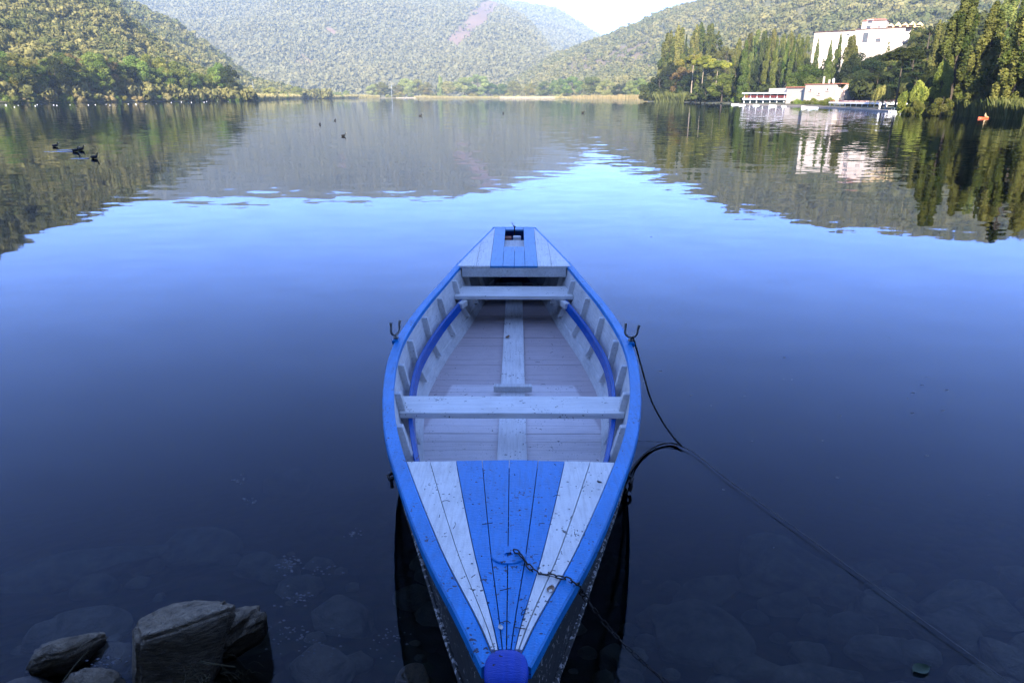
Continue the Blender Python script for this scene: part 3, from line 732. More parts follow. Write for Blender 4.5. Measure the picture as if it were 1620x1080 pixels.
# big white building on the slope. heights come from the horizon line of the lake
B = Bld('hillside_building', 'large white building on the wooded slope with a tower and gabled gallery', 1275, 1424, 232, 218, 0)
zt = lambda py, D=225: at_d(810, py, D).z
k = B.L / 149
X_ = lambda px: (px - 1275) * k
B.part('left_wing', M_WALL, [(0, X_(1340), 0, 11, 7, zt(48))])
B.part('right_wing', M_WALL, [(X_(1340) + .003, X_(1414), .6, 11, 6, zt(46))])
B.part('buttress_wall', M_WALL, [(X_(1341), X_(1390), -.9, .597, 6, zt(73))])
B.part('parapet_ledge', M_PINK, [(X_(1340.5), X_(1391), -1.0, .59, zt(73) + .003, zt(72))])
B.part('end_wall', M_WALL, [(X_(1414) + .003, X_(1424), 2.2, 11, 6, zt(47))])
rf = MB()
for x0, x1, y0, z, e in ((-.5, X_(1340), -.5, zt(48), .5), (X_(1340) + .01, X_(1425), .1, zt(46), .45)):
    rf.add([(x0, y0, z + .003), (x1, y0, z + .003), (x1, 11.5, z + .003), (x0, 11.5, z + .003), (x0 + e, 5.5, z + .5), (x1 - e, 5.5, z + .5)], [(0, 3, 2, 1), (0, 1, 5, 4), (2, 3, 4, 5), (1, 2, 5), (3, 0, 4)])
rf.build('roof', M_TILE, B.t)
tw = B.part('tower', M_WALL, [(X_(1347), X_(1384), 1.6, 9, zt(46), zt(33))])
rt = MB(); z = zt(33)
rt.add([(X_(1346), 1.2, z + .003), (X_(1385), 1.2, z + .003), (X_(1385), 9.4, z + .003), (X_(1346), 9.4, z + .003), (X_(1353), 5, z + .8), (X_(1378), 5, z + .8)], [(0, 3, 2, 1), (0, 1, 5, 4), (2, 3, 4, 5), (1, 2, 5), (3, 0, 4)])
rt.build('tower_roof', M_TILE, tw)
for px, py, w, h in ((1359, 37, 1.3, 1.0), (1358, 46, 1.2, .9), (1374, 45, .8, .5)): B.window(X_(px), zt(py), w, h, 1.6)
for px, py, w, h, y in ((1329, 56, .9, .5, 0), (1327, 69, .8, .4, 0), (1356, 68, 1.5, 2.8, .6), (1376, 68, 1.4, 1.1, .6)): B.window(X_(px), zt(py), w, h, y)
B.part('drainpipe', M_DARKW, [(X_(1352), X_(1352.8), -1.0, -.9, 6, zt(73))])
# gallery of gables
gb = MB()
for n in range(5):
    x0, x1 = X_(1386 + n * 10.5), X_(1386 + n * 10.5 + 10.2); z = zt(42.5); h = .75 if n % 2 == 0 else 1.05
    for (ya, yb) in ((1.8, 8),):
        gb.add([(x0, ya, z), (x1, ya, z), ((x0 + x1) / 2, ya, z + h), (x0, yb, z), (x1, yb, z), ((x0 + x1) / 2, yb, z + h)], [(0, 1, 2), (5, 4, 3), (0, 2, 5, 3), (1, 4, 5, 2), (0, 3, 4, 1)])
    gb.box(((x0 + x1) / 2 + (x1 - x0) / 2 - .25, 2.1, (zt(46) + z) / 2), (.5, .55, z - zt(46)))
gl_o = gb.build('gallery', M_WALL2, B.t)
B.part('gallery_opening', M_DARKW, [(X_(1386), X_(1437), 2.9, 8, zt(45.4), zt(42.6))], gl_o)
B.part('gallery_parapet', M_WALL2, [(X_(1386), X_(1437), 1.75, 2.05, zt(46.5), zt(45))], gl_o)
B.part('rear_wing', M_WALL2, [(X_(1424) + .01, X_(1440), 4, 11, 6, zt(44.5))])

# lakeside restaurant: pavilion, square house, terrace
def zl(py, D): return at_d(810, py, D).z
S = Bld('lakeside_pavilion', 'long white two level pavilion with a red railing at the water', 1177, 1254, 200, 180, 0)
k = S.L / 77; X_ = lambda px: (px - 1177) * k; D = 190
S.part('roof', M_WHITEP, [(-.3, S.L + .2, -.5, 6.5, zl(148.6, D), zl(146.4, D))])
S.part('back_wall', M_WALL, [(0, S.L, 5.5, 6, .2, zl(148.6, D) - .003)])
S.part('upper_room', M_DARKW, [(.15, S.L - .5, 1.2, 5.49, zl(155.5, D), zl(148.7, D) - .003)])
S.part('railing', M_RAIL, [(0, S.L - .3, -.05, .02, zl(152.2, D), zl(151.7, D)), (0, S.L - .3, -.05, .02, zl(153.6, D), zl(153.3, D))] + [(q * .9, q * .9 + .06, -.03, .0, zl(155.5, D), zl(152.2, D)) for q in range(int(S.L / .9))])
S.part('floor_slab', M_WHITEP, [(-.2, S.L + .1, -.3, 5.48, zl(158.3, D), zl(155.6, D))])
S.part('ground_floor', M_GRNB, [(.2, S.L - .3, .5, 5.47, .1, zl(158.3, D) - .003)])
for q in range(8):
    x = .2 + q * (S.L - .5) / 7; S.part('post', M_WHITEP, [(x - .07, x + .07, -.05, .09, zl(155.5, D), zl(148.7, D)), (x - .09, x + .09, -.05, .12, .1, zl(158.3, D))])
S.part('awning', M_WALL, [(X_(1186), X_(1240), 6.01, 10, zl(146, D), zl(139.5, D))])
S2 = Bld('lakeside_house', 'square white house with flat red edged roof between the pavilion and the terrace', 1272, 1330, 166, 156, .1)
k = S2.L / 58; X_ = lambda px: (px - 1272) * k; D = 160; o = -.1
S2.part('wall', M_WALL, [(0, X_(1322), 0, 8, 0, zl(133.5, D) + o)])
S2.part('side_wall', M_WALL, [(X_(1322) + .003, X_(1328), 1.4, 8, 0, zl(133.7, D) + o)])
S2.part('roof_edge', M_TILE, [(-.15, X_(1329), -.15, 8.2, zl(133.5, D) + o + .003, zl(132.4, D) + o)])
S2.part('annex', M_WALL, [(X_(1232), -.003, 1.5, 7, 0, zl(138, D) + o)])
S2.part('annex_roof', M_TILE, [(X_(1231), -.16, 1.2, 7.3, zl(138, D) + o + .003, zl(136.3, D) + o)])
for px, py in ((1282, 144), (1309, 143.5), (1296, 150)): S2.window(X_(px), zl(py, D) + o, .5, .45, 0)
for px, py in ((1326, 146), (1326, 152)): S2.window(X_(px), zl(py, D) + o, .35, .4, 1.4)
for px, h in ((1283, 1.6), (1292, .9), (1299, .7)): S2.part('chimney', M_WALL, [(X_(px) - .15, X_(px) + .15, 3, 3.3, zl(132.4, D) + o + .003, zl(132.4, D) + o + h)])
b = MB(); b.tube([(X_(1303), 2.4, zl(132.4, D) + o), (X_(1303), 2.4, zl(130, D) + o)], .05, 6)
b.grid([[(X_(1303) + .38 * r * math.cos(a), 2.3 - .12 * (1 - r * r), zl(127.5, D) + o + .5 * r * math.sin(a)) for a in np.linspace(0, 2 * math.pi, 13)[:-1]] for r in (.05, .5, 1)], 0, True)
b.build('satellite_dish', M_WHITEP, S2.t)
S3 = Bld('terrace_pavilion', 'low open terrace with white edge and thin posts right of the square house', 1315, 1405, 138, 118, 0)
k = S3.L / 90; X_ = lambda px: (px - 1315) * k; D = 127
S3.part('deck_edge', M_WHITEP, [(-.2, S3.L + .2, -.2, 5, zl(164.6, D), zl(162.2, D))])
S3.part('deck_surface', M_CONC, [(-.1, S3.L + .1, -.1, 5, zl(162.2, D) + .003, zl(161.9, D) + .02)])
S3.part('back_wall', M_DARKW, [(.2, S3.L - 1.6, 2.6, 2.9, .1, zl(164.6, D) - .003)])
S3.part('railing', M_RAIL, [(0, S3.L, 0, .04, zl(159.6, D), zl(159.3, D)), (0, S3.L, 0, .04, zl(160.6, D), zl(160.4, D))] + [(q * .55, q * .55 + .04, 0.005, .035, zl(162, D), zl(159.6, D)) for q in range(int(S3.L / .55) + 1)])
for q in range(11): x = q * S3.L / 10; S3.part('post', M_WHITEP, [(x - .045, x + .045, 0, .09, .0, zl(164.6, D) - .003)])
for px in range(1325, 1400, 9): tt = S3.part('table', M_WHITEP, [(X_(px) - .32, X_(px) + .32, 1.4, 2.0, zl(160.6, D), zl(160.3, D)), (X_(px) - .04, X_(px) + .04, 1.66, 1.74, zl(162, D), zl(160.6, D))])
S4 = Bld('boat_shed', 'low white shed behind the bare pine trunk', 1404, 1440, 128, 118, .2)
S4.part('wall', M_WALL, [(0, S4.L, 0, 3, -.1, zl(159.5, 122) - .2)]); S4.part('roof', M_TILE, [(-.15, S4.L + .15, -.2, 3.2, zl(159.5, 122) - .197, zl(158.5, 122) - .2)])
S4.part('door', M_DARKW, [(S4.L * .62, S4.L * .78, -.04, .0, -.1, zl(161, 122) - .2)])
# quay along the water
q = MB()
for i in range(24):
    a0, a1 = 17.6 + i * .44, 17.6 + (i + 1) * .44
    p = []
    for a in (a0, a1):
        d = float(prom.D0(a)); r = math.radians(a); p.append(((d - 2.5) * math.sin(r), (d - 2.5) * math.cos(r))); p.append(((d + 2) * math.sin(r), (d + 2) * math.cos(r)))
    q.add([(x, y, z) for z in (-.6, .22) for x, y in p], [(4, 6, 7, 5), (0, 2, 6, 4)] + ([(0, 4, 5, 1)] if i == 0 else []) + ([(2, 3, 7, 6)] if i == 23 else []))
tag(q.build('quay', M_CONC), 'low concrete quay in front of the pavilion and terrace', 'quay')
# planters in front of the square house
for n, (px, yt) in enumerate([(1256, 158), (1264, 155), (1275, 157), (1284, 153), (1297, 156), (1308, 152), (1311, 157)]):
    v_ = at_d(px, 160, 170 - n * 4.5); zt_ = zl(yt, v_.y)
    tree('bush', [F_CYP, F_GRN][n % 2], (v_.x, v_.y, .15), max(.5, zt_ - .15), 1.2, 'garden shrub in front of the square white house', 'shrubs before the square house')

# ------------------------------------------------------------------ small craft, buoys, masts on the lake margins
def hull_mesh(Ln, Bm, Hh):
    b = MB(); st = np.linspace(0, 1, 13); rows = []
    for t in st:
        w = Bm / 2 * math.sin(math.pi * min(1, .16 + t * .84)) ** .6 * (1 if t < .97 else .55); sh = Hh * (1 + .35 * t * t)
        y = (t - .5) * Ln
        rows.append([(-w, y, sh), (-w * .85, y, -.02), (0, y, -.08), (w * .85, y, -.02), (w, y, sh), (w * .86, y, sh), (w * .7, y, .06), (0, y, .05), (-w * .7, y, .06), (-w * .86, y, sh)])
    b.grid(rows, 0, True); b.f += [tuple(range(10))[::-1], tuple(range(120, 130))]; b.m += [0, 0]
    return b
M_ORANGE = simple('orange_gelcoat', (.50, .09, .04), .35)
M_GREY = simple('grey_paint', (.32, .36, .40), .5)
M_DKCLOTH = simple('dark_cloth', (.03, .035, .05), .9)
M_SKIN = simple('skin', (.45, .26, .18), .6)
def craft(name, label, px, py, Ln, ang, mat, canopy=False, grp=None):
    v_ = at_z(px, py, 0); Ln *= .62; t = thing(name, label, 'boat', v_, ang, grp)
    hull_mesh(Ln, Ln * .32, Ln * .12).build('hull', mat, t)
    for yy in (-.15, .18):
        b = MB(); b.box((0, yy * Ln, Ln * .09), (Ln * .24, Ln * .05, Ln * .015)); b.build('thwart', M_GREY, t)
    if canopy:
        b = MB()
        for sx in (-1, 1):
            for yy in (-.3, .2): b.tube([(sx * Ln * .12, yy * Ln, Ln * .1), (sx * Ln * .12, yy * Ln, Ln * .34)], .02, 6)
        b.build('canopy_frame', M_GREY, t)
        c = MB(); c.grid([[(x * Ln * .15, y * Ln, Ln * (.36 - .03 * x * x)) for x in np.linspace(-1, 1, 7)] for y in (-.36, .26)] + [[(x * Ln * .15, .26 * Ln, Ln * (.34 - .03 * x * x)) for x in np.linspace(-1, 1, 7)]]); c.build('canopy', M_GRNB, t)
    return t
for n, (px, py, Ln, lab) in enumerate([(1163, 166.2, 3.0, 'small white boat moored left of the pavilion, leftmost'), (1174, 166.8, 2.6, 'small white boat beside the leftmost one at the pavilion corner'), (1196, 167.5, 2.6, 'small white boat in front of the left half of the pavilion'),
                                      (1222, 168.3, 3.2, 'pale boat moored in front of the middle of the pavilion'), (1240, 169, 2.2, 'little boat at the right end of the pavilion'), (1272, 170.5, 3.2, 'white boat moored below the square white house')]):
    craft('moored_boat', lab, px, py, Ln, R_(95 + n * 7), M_WHITEP, grp='small boats moored at the quay')
craft('moored_boat', 'pale blue grey boat moored right of the white one under the square house', 1286, 171.5, 3.0, R_(88), M_GREY, grp='small boats moored at the quay')
craft('launch_boat', 'white motor launch with a dark green canopy at the right end of the terrace', 1416, 178.8, 3.1, R_(100), M_WHITEP, True)
v_ = at_z(1556, 187.5, 0)
t = thing('rowing_boat', 'small orange boat in front of the reeds at the right edge', 'boat', v_, R_(95)); hull_mesh(1.15, .42, .11).build('hull', M_ORANGE, t)
b = MB(); b.box((0, -.3, .12), (.4, .14, .03)); b.build('thwart', M_WALL2, t)
def person(label, loc, rz, H, shirt, sit=False):
    me = bpy.data.meshes.new('person'); s = H / 1.75
    J = [((0, 0, .95), .13), ((0, 0, 1.2), .13), ((0, 0, 1.42), .12), ((0, 0, 1.53), .05), ((0, -.01, 1.60), .075), ((0, -.01, 1.70), .07),
         ((-.19, 0, 1.40), .055), ((-.25, 0, 1.13), .042), ((-.24, -.06, .90), .032), ((.19, 0, 1.40), .055), ((.25, 0, 1.13), .042), ((.24, -.06, .90), .032),
         ((-.09, 0, .88), .09), ((-.1, 0, .48), .06), ((-.1, 0, .08), .045), ((-.1, -.14, .04), .04), ((.09, 0, .88), .09), ((.1, 0, .48), .06), ((.1, 0, .08), .045), ((.1, -.14, .04), .04)]
    if sit:
        J = [((p[0], p[1], p[2] - .82), r) for p, r in J]
        for i, (y, z) in {13: (-.42, .08), 14: (-.75, -.0), 15: (-.85, .05), 17: (-.42, .08), 18: (-.75, -.0), 19: (-.85, .05), 8: (-.3, .25), 11: (-.3, .25)}.items(): J[i] = ((J[i][0][0], y, z), J[i][1])
    E_ = [(0, 1), (1, 2), (2, 3), (3, 4), (4, 5), (2, 6), (6, 7), (7, 8), (2, 9), (9, 10), (10, 11), (0, 12), (12, 13), (13, 14), (14, 15), (0, 16), (16, 17), (17, 18), (18, 19)]
    me.from_pydata([tuple(c * s for c in p) for p, r in J], E_, [])
    o = link('person', me, None, loc, [shirt]); o.rotation_euler = (0, 0, rz)
    md = o.modifiers.new('skin', 'SKIN'); sv = me.skin_vertices[0].data
    for q_, (p, r) in zip(sv, J): q_.radius = (r * s, r * s)
    sv[0].use_root = True
    o.modifiers.new('sub', 'SUBSURF').levels = 1
    return tag(o, label, 'person')
person('person in a pale shirt sitting in the small orange boat', v_ + Vector((.1, 0, .16)), R_(100), .7, M_WALL2, True)
for px, lab, mt in ((1391, 'person in white standing at the right end under the terrace', M_WHITEP), (1400, 'person in pale grey standing by the last terrace post', M_GREY)):
    p_ = at_z(px, 173.6, .22); person(lab, p_, R_(gl.uniform(0, 300)), 1.05, mt)
# buoys strung in front of the left shore
bm_ = MB(); rows = [[(r * math.cos(a), r * math.sin(a), z) for a in np.linspace(0, 6.2832, 11)[:-1]] for r, z in ((.05, -.16), (.26, -.12), (.34, .06), (.3, .24), (.2, .36), (.06, .42), (.05, .55))]
bm_.grid(rows, 0, True); bm_.f.append(tuple(range(60, 70))); bm_.m.append(0)
b0 = bm_.build('buoy', simple('weathered_float', (.5, .5, .48), .5), smooth=True)
tag(b0, 'white buoy floating in the line off the left shore', 'buoy', 'white buoys off the left shore')
bpts = [(9.5, 167, 1.7), (23, 170, 1.2), (29, 167, .8), (56, 168, 1.2), (59, 166, 1), (85, 166.6, 1.1), (90, 167.2, 1.1), (111, 166.4, .8), (140, 166.8, 1.2), (151, 166.2, 1.1), (168, 165.6, .7), (174, 166.8, 1), (203, 165, 1), (215, 165.6, 1.7), (231, 165, .7), (248, 164.6, .6), (271, 162.6, 1), (287, 162, 1.1), (303, 162.6, 1.2), (323, 162.2, 1.1), (327, 161.2, .9), (344, 161, .6), (361, 161, .6)]
for n, (px, py, s) in enumerate(bpts):
    o = b0 if n == 0 else b0.copy()
    if n: COL.objects.link(o)
    p_ = at_z(px, py, 0); o.location = p_; o.scale = [s * p_.length / 640] * 3
# mast, jetty and railing on the far shore
def mast(px, yt, yb, D, label, r):
    a_ = at_d(px, yb, D); zt2 = at_d(px, yt, D).z; b = MB(); b.tube([(0, 0, -.6), (0, 0, zt2)], [r, r * .6], 8); b.box((0, 0, zt2 * .62), (r * 5, r * 5, r * 1.6))
    tag(b.build('mast', M_GREY, None, loc=(a_.x, a_.y, 0)), label, 'mast')
mast(620, 129, 154, 815, 'thin white mast on the far shore between pale trees', .17)
mast(402, 129, 150, 395, 'thin grey pole by the end of the left hill', .12)
def jetty(name, label, px0, px1, D, z, post_h, n, mat):
    a_, b_ = at_d(px0, 152.5, D), at_d(px1, 152.5, D); L = b_.x - a_.x; t = thing(name, label, name.split('_')[-1], (a_.x, D, 0))
    b = MB(); b.box((L / 2, 0, z), (L, 1.6, .3)); b.build('deck', mat, t)
    b = MB()
    for i in range(n): b.box((L * i / (n - 1), -.85, (z + post_h) / 2 - .3), (.28, .09, z + post_h + .6))
    if post_h > .3:
        for zz in (.5, 1.): b.box((L / 2, -.92, z + post_h * zz), (L, .05, .16))
    b.build('railing' if post_h > .3 else 'piles', mat, t)
    return t
jetty('white_jetty', 'short white jetty on the far shore right of the mast', 627, 657, 790, .8, .05, 9, M_CONC)
jetty('wooden_railing', 'long wooden railing with posts on the far shore', 791, 900, 745, .6, 1.5, 34, simple('weathered_wood', (.38, .30, .22), .85))

# ------------------------------------------------------------------ water birds
M_COOT = simple('black_feathers', (.012, .012, .013), .6, nscale=30)
M_BILL = simple('white_bill', (.75, .68, .6), .4)
def coot(px, py, rz, s, label):
    me = bpy.data.meshes.new('water_bird')
    J = [((-.17, 0, .10), .03), ((-.09, 0, .07), .085), ((.03, 0, .06), .1), ((.12, 0, .09), .07), ((.16, 0, .16), .035), ((.175, 0, .22), .032), ((.19, 0, .255), .042), ((.225, 0, .25), .022)]
    me.from_pydata([p for p, r in J], [(i, i + 1) for i in range(len(J) - 1)], [])
    o = link('water_bird', me, None, at_z(px, py, 0), [M_COOT]); s *= .75; o.rotation_euler = (0, 0, rz); o.scale = (s, s, s)
    md = o.modifiers.new('skin', 'SKIN')
    for q_, (p, r) in zip(me.skin_vertices[0].data, J): q_.radius = (r, r * .8)
    me.skin_vertices[0].data[2].use_root = True
    o.modifiers.new('sub', 'SUBSURF').levels = 2
    b = MB(); b.tube([(.235, 0, .252), (.26, 0, .245), (.285, 0, .235)], [.014, .011, .004], 6); b.build('bill', M_BILL, o)
    tag(o, label, 'bird')
    return o
def wake(px, py, w, label):
    p_ = at_z(px, py, 0); q_ = at_z(px - w, py + w * .02, 0); L = p_.x - q_.x; rows = []
    for i in range(24):
        t = i / 23; x = -.05 - t * L; wd = .05 + .10 * t; h = .018 * (1 - t) ** .7 + .002
        rows.append([(x, -wd * (1 + .15 * math.sin(i * 2.3)), -.004), (x, -wd * .3, h * .6), (x, 0, h), (x, wd * .5, h * .3), (x, wd, -.004)])
    b = MB(); b.grid(rows); tag(b.build('wake', M_WAKE, None, True, (p_.x, p_.y, 0)), label, kind='stuff')
for px, py, rz, s, lab in [(87, 232.5, 3, .95, 'black coot swimming alone behind the other three on the left'), (119, 240, 2, 1.0, 'black coot with its head down, left one of the close pair'), (128, 238, -2, 1.0, 'black coot with raised head, right one of the close pair'), (149, 251, 3, .95, 'black coot nearest the camera, trailing a bright wake'),
                           (506, 197, 90, 1.0, 'tiny dark bird seen from behind, left of the three in the middle'), (530, 191, 80, 1.0, 'tiny dark bird, farthest of the three in the middle'), (543, 216, 20, .95, 'dark bird turned right, nearest of the three in the middle'), (665, 184, 10, 1.5, 'distant dark bird below the white jetty'), (796, 180, 100, 1.4, 'distant dark bird straight ahead above the boat'), (922, 179, 0, 1.6, 'faint pale bird far out on the right')]:
    coot(px, py, R_(rz), s, lab)
wake(119, 240, 60, 'bright wake behind the left coot of the pair'); wake(122, 237.5, 38, 'short wake behind the right coot of the pair'); wake(143, 251, 34, 'bright wake behind the nearest coot')

# ------------------------------------------------------------------ the rowing boat (y is measured from the camera foot, then shifted)
BY = 4.4
Wt = [(1.33, .05), (1.37, .07), (1.42, .087), (1.6, .158), (1.8, .247), (2.12, .36), (2.44, .463), (2.7, .546), (2.96, .612), (3.24, .668), (3.54, .717), (3.87, .757), (4.2, .772), (4.45, .768), (4.77, .745), (5.2, .70), (5.65, .628), (6.23, .545), (6.95, .413), (7.8, .245)]
def smooth_w(y):
    ks = [-.12, -.06, 0, .06, .12]
    return float(np.mean([np.interp(y + k, [a for a, b in Wt], [b for a, b in Wt]) for k in ks])) if 1.5 < y < 7.6 else float(np.interp(y, [a for a, b in Wt], [b for a, b in Wt]))
def zg(y): return float(np.interp(y, [1.2, 1.37, 2.0, 2.6, 3.1, 3.6, 4.5, 5.4, 6.2, 7.0, 7.84], [.715, .70, .635, .587, .558, .538, .53, .543, .566, .597, .634]))
BR = [(1.3, .25), (1.8, .36), (2.6, .56), (3.0, .67), (3.4, .73), (4.3, .775), (5, .735), (6, .65), (7.8, .60)]
ZF = .10
def wf(y): return smooth_w(y) * float(np.interp(y, [a for a, b in BR], [b for a, b in BR]))
def xin(y, z):                       # inner face of the side planking
    t = (z - ZF) / (zg(y) - ZF); a, b = wf(y), smooth_w(y) - .045
    return max(.01, a + (b - a) * t + .03 * math.sin(math.pi * min(1, max(0, t))) * min(1, b * 2))
def capw(y): return float(np.interp(y, [1.35, 1.5, 2.0, 2.7, 3.4, 7.8], [.034, .043, .056, .058, .052, .048]))
WHITE = (.84, .83, .80); BLUE = (.0, .22, .64)
def floor_patch(nt, tc, base):
    # paler floor colour patch under the middle thwart, its edges follow the chine
    sp = nd(nt, 'ShaderNodeSeparateXYZ'); nt.links.new(tc.outputs['Object'], sp.inputs[0])
    n = nd(nt, 'ShaderNodeTexNoise', i_Scale=14., i_Detail=4.); nt.links.new(tc.outputs['Object'], n.inputs['Vector'])
    ax = nd(nt, 'ShaderNodeMath', operation='ABSOLUTE'); nt.links.new(sp.outputs[0], ax.inputs[0])
    # |x| + .28*max(0, y-y0) < .40 and y < y1
    my = nd(nt, 'ShaderNodeMath', operation='MULTIPLY_ADD'); nt.links.new(sp.outputs[1], my.inputs[0]); my.inputs[1].default_value = .16; nt.links.new(ax.outputs[0], my.inputs[2])
    mj = nd(nt, 'ShaderNodeMath', operation='MULTIPLY_ADD'); nt.links.new(n.outputs[0], mj.inputs[0]); mj.inputs[1].default_value = .025; nt.links.new(my.outputs[0], mj.inputs[2])
    c1 = nd(nt, 'ShaderNodeMapRange'); nt.links.new(mj.outputs[0], c1.inputs[0])
    for i, v in ((1, .455), (2, .475), (3, 1), (4, 0)): c1.inputs[i].default_value = v
    c2 = nd(nt, 'ShaderNodeMapRange'); nt.links.new(sp.outputs[1], c2.inputs[0])
    for i, v in ((1, .10), (2, .115), (3, 1), (4, 0)): c2.inputs[i].default_value = v
    mm = nd(nt, 'ShaderNodeMath', operation='MULTIPLY'); nt.links.new(c1.outputs[0], mm.inputs[0]); nt.links.new(c2.outputs[0], mm.inputs[1])
    outer_tone = mixc(nt, n.outputs[0], (.50, .41, .41), (.60, .50, .49))
    return mixc(nt, mm.outputs[0], outer_tone, base)
P_WHITE = paint('white_deck_paint', WHITE, (.06, .05, .045), .45, .64, .14)
P_SIDE = paint('white_side_paint', (.72, .71, .69), (.10, .09, .085), .55, .66, .22, ridge=(80, 80, 30))
P_FLOOR = paint('floor_paint', (.80, .72, .71), (.07, .055, .05), .5, .655, .12, ridge=(200, 40, 60), patch_fn=floor_patch, brush=(3.5, 70, 70))
P_THWART = paint('white_thwart_paint', WHITE, (.06, .05, .045), .45, .65, .14, ridge=(30, 200, 60), brush=(3.5, 80, 80))
P_KEEL = paint('keelson_paint', (.82, .80, .78), (.07, .06, .05), .45, .625, .14)
P_BLUE = paint('blue_deck_paint', BLUE, (.01, .02, .06), .38, .63, .16, ridge=(50, 160, 60))
P_BLUE2 = paint('blue_gunwale_paint', (.0, .235, .66), (.012, .025, .07), .40, .63, .2, ridge=(90, 140, 60))
P_RISER = paint('blue_riser_paint', (.002, .095, .44), (.01, .02, .06), .25, .75, .08)
P_STEM = paint('dark_blue_stem_paint', (0, .05, .46), (.005, .01, .03), .5, .64, .25)
P_HULL = paint('weathered_hull_paint', (.035, .036, .038), (.45, .43, .41), .6, .60, .4, ridge=(30, 12, 90))
P_RUB = paint('worn_rub_strake', (.04, .04, .04), (.40, .38, .36), .7, .50, .3)
M_IRON = simple('rusty_iron', (.035, .030, .028), .65, .5, nscale=40, var=.5, bump=.4, bscale=180)
M_GALV = simple('galvanised_iron', (.20, .20, .19), .55, .6, nscale=40, var=.5, bump=.3, bscale=160)
M_ROPE = simple('dark_rope', (.018, .016, .014), .9, nscale=60, var=.4, bump=.6, bscale=240)
M_LINE = simple('grey_mooring_line', (.16, .15, .14), .8, nscale=30, var=.4, bump=.5, bscale=300)
boat = thing('rowing_boat', 'blue and white wooden rowing boat moored bow first in the dark water', 'boat', (0.006, BY, 0), R_(-.38))
ys = np.concatenate([np.linspace(1.34, 1.8, 8), np.linspace(1.9, 7.5, 42), np.linspace(7.6, 7.82, 3)])
S_ = lambda y: y - BY
# hull planking: outer skin, rim, inner skin
for sx in (-1, 1):
    b = MB(); rows = []
    for y in ys:
        w, z, f = smooth_w(y), zg(y) - .012, wf(y) + .03
        out = [(max(.012, f + (w - .012 - f) * t + .035 * math.sin(math.pi * t) * min(1, w * 2)), -.04 + (z + .04) * t) for t in (0, .2, .4, .6, .8, 1)]
        bot = [(0, -.13), (f * .6, -.12)]
        inn = [(max(.004, xin(y, ZF - .03 + (z - ZF + .03) * t) - 0), ZF - .03 + (z - ZF + .03) * t) for t in (1, .8, .6, .4, .2, 0)]
        rows.append([(sx * x, S_(y), zz) for x, zz in bot + out + inn])
    if sx < 0: rows = [r for r in rows[::-1]]
    b.grid(rows, 0)
    o = b.build('hull_side', [P_HULL, P_SIDE], boat, False)
    ni = len(rows[0]) - 1
    o.data.polygons.foreach_set('material_index', [1 if (i % ni) >= 8 else 0 for i in range(len(b.f))])
    # gunwale cap
    b = MB(); rows = []
    for y in ys:
        w, z = smooth_w(y), zg(y); i_ = max(.006, w - capw(y))
        rows.append([(sx * x, S_(y), zz) for x, zz in [(i_, z - .038), (i_, z - .004), (i_ + .006, z), (w + .002, z), (w + .008, z - .006), (w + .008, z - .04)]])
    b.grid(rows, 0, True); n = len(rows); b.f += [tuple(range(6)), tuple(range((n - 1) * 6, n * 6))[::-1]]; b.m += [0, 0]
    if sx < 0: b.f = [f[::-1] for f in b.f]
    b.build('gunwale', P_BLUE2, boat)
    # rub strakes outside
    for fr, rad in ((.55, .010), (.14, .008)):
        pts = []
        for y in ys[1:]:
            w, z, f = smooth_w(y), zg(y) - .012, wf(y) + .03
            pts.append((sx * (max(.012, f + (w - .012 - f) * fr + .035 * math.sin(math.pi * fr) * min(1, w * 2)) + .006), S_(y), -.04 + (z + .04) * fr))
        b = MB(); b.tube(pts, rad, 6); b.build('rub_strake', P_RUB, boat)
    # riser (stringer) inside the ribs
    b = MB(); rows = []
    for y in np.linspace(2.3, 5.86, 40):
        x1, x0 = xin(y, .36) - .046, xin(y, .36) - .058
        rows.append([(sx * x, S_(y), z) for x, z in [(x0, .292), (x1, .352), (x1 - .004, .357), (x1 - .022, .357), (x1 - .026, .352), (x0 - .026, .292)]])
    b.grid(rows, 0, True); b.f += [tuple(range(6)), tuple(range(39 * 6, 40 * 6))[::-1]]; b.m += [0, 0]
    if sx < 0: b.f = [f[::-1] for f in b.f]
    b.build('riser', P_RISER, boat)
    # chine strip above the floor
    b = MB(); rows = []
    for y in np.linspace(2.2, 7.3, 50):
        rows.append([(sx * (xin(y, z) - d), S_(y), z) for z, d in ((ZF, .010), (ZF + .062, .010), (ZF + .066, -.002))])
    b.grid(rows); b.build('chine_strip', P_SIDE, boat)
    # ribs
    for y in (2.6, 3.04, 3.48, 3.92, 4.38, 4.88, 5.37, 5.88, 6.3, 6.75):
        zt_ = zg(y) - (.045 if y < 6.1 else .10); b = MB(); rows = []
        for t in np.linspace(0, 1, 7):
            z = ZF + .085 + (zt_ - ZF - .085) * t; x = xin(y, z)
            th = .044 if t < .99 else .038
            rows.append([(sx * (x + .004), S_(y - .02), z), (sx * (x - th), S_(y - .02), z), (sx * (x - th), S_(y + .02), z), (sx * (x + .004), S_(y + .02), z)])
        b.grid(rows, 0, True); b.f += [(0, 1, 2, 3), (24, 25, 26, 27)]; b.m += [0, 0]
        if sx < 0: b.f = [f[::-1] for f in b.f]
        b.build('rib', P_SIDE, boat, bevel=.004)
    # pale end block of the riser below the stern thwart
    b = MB(); b.box((sx * (xin(5.76, .34) - .075), S_(5.74), .335), (.05, .12, .05), Matrix.Rotation(sx * .32, 3, 'Z')); b.build('riser_block', P_SIDE, boat, bevel=.006)
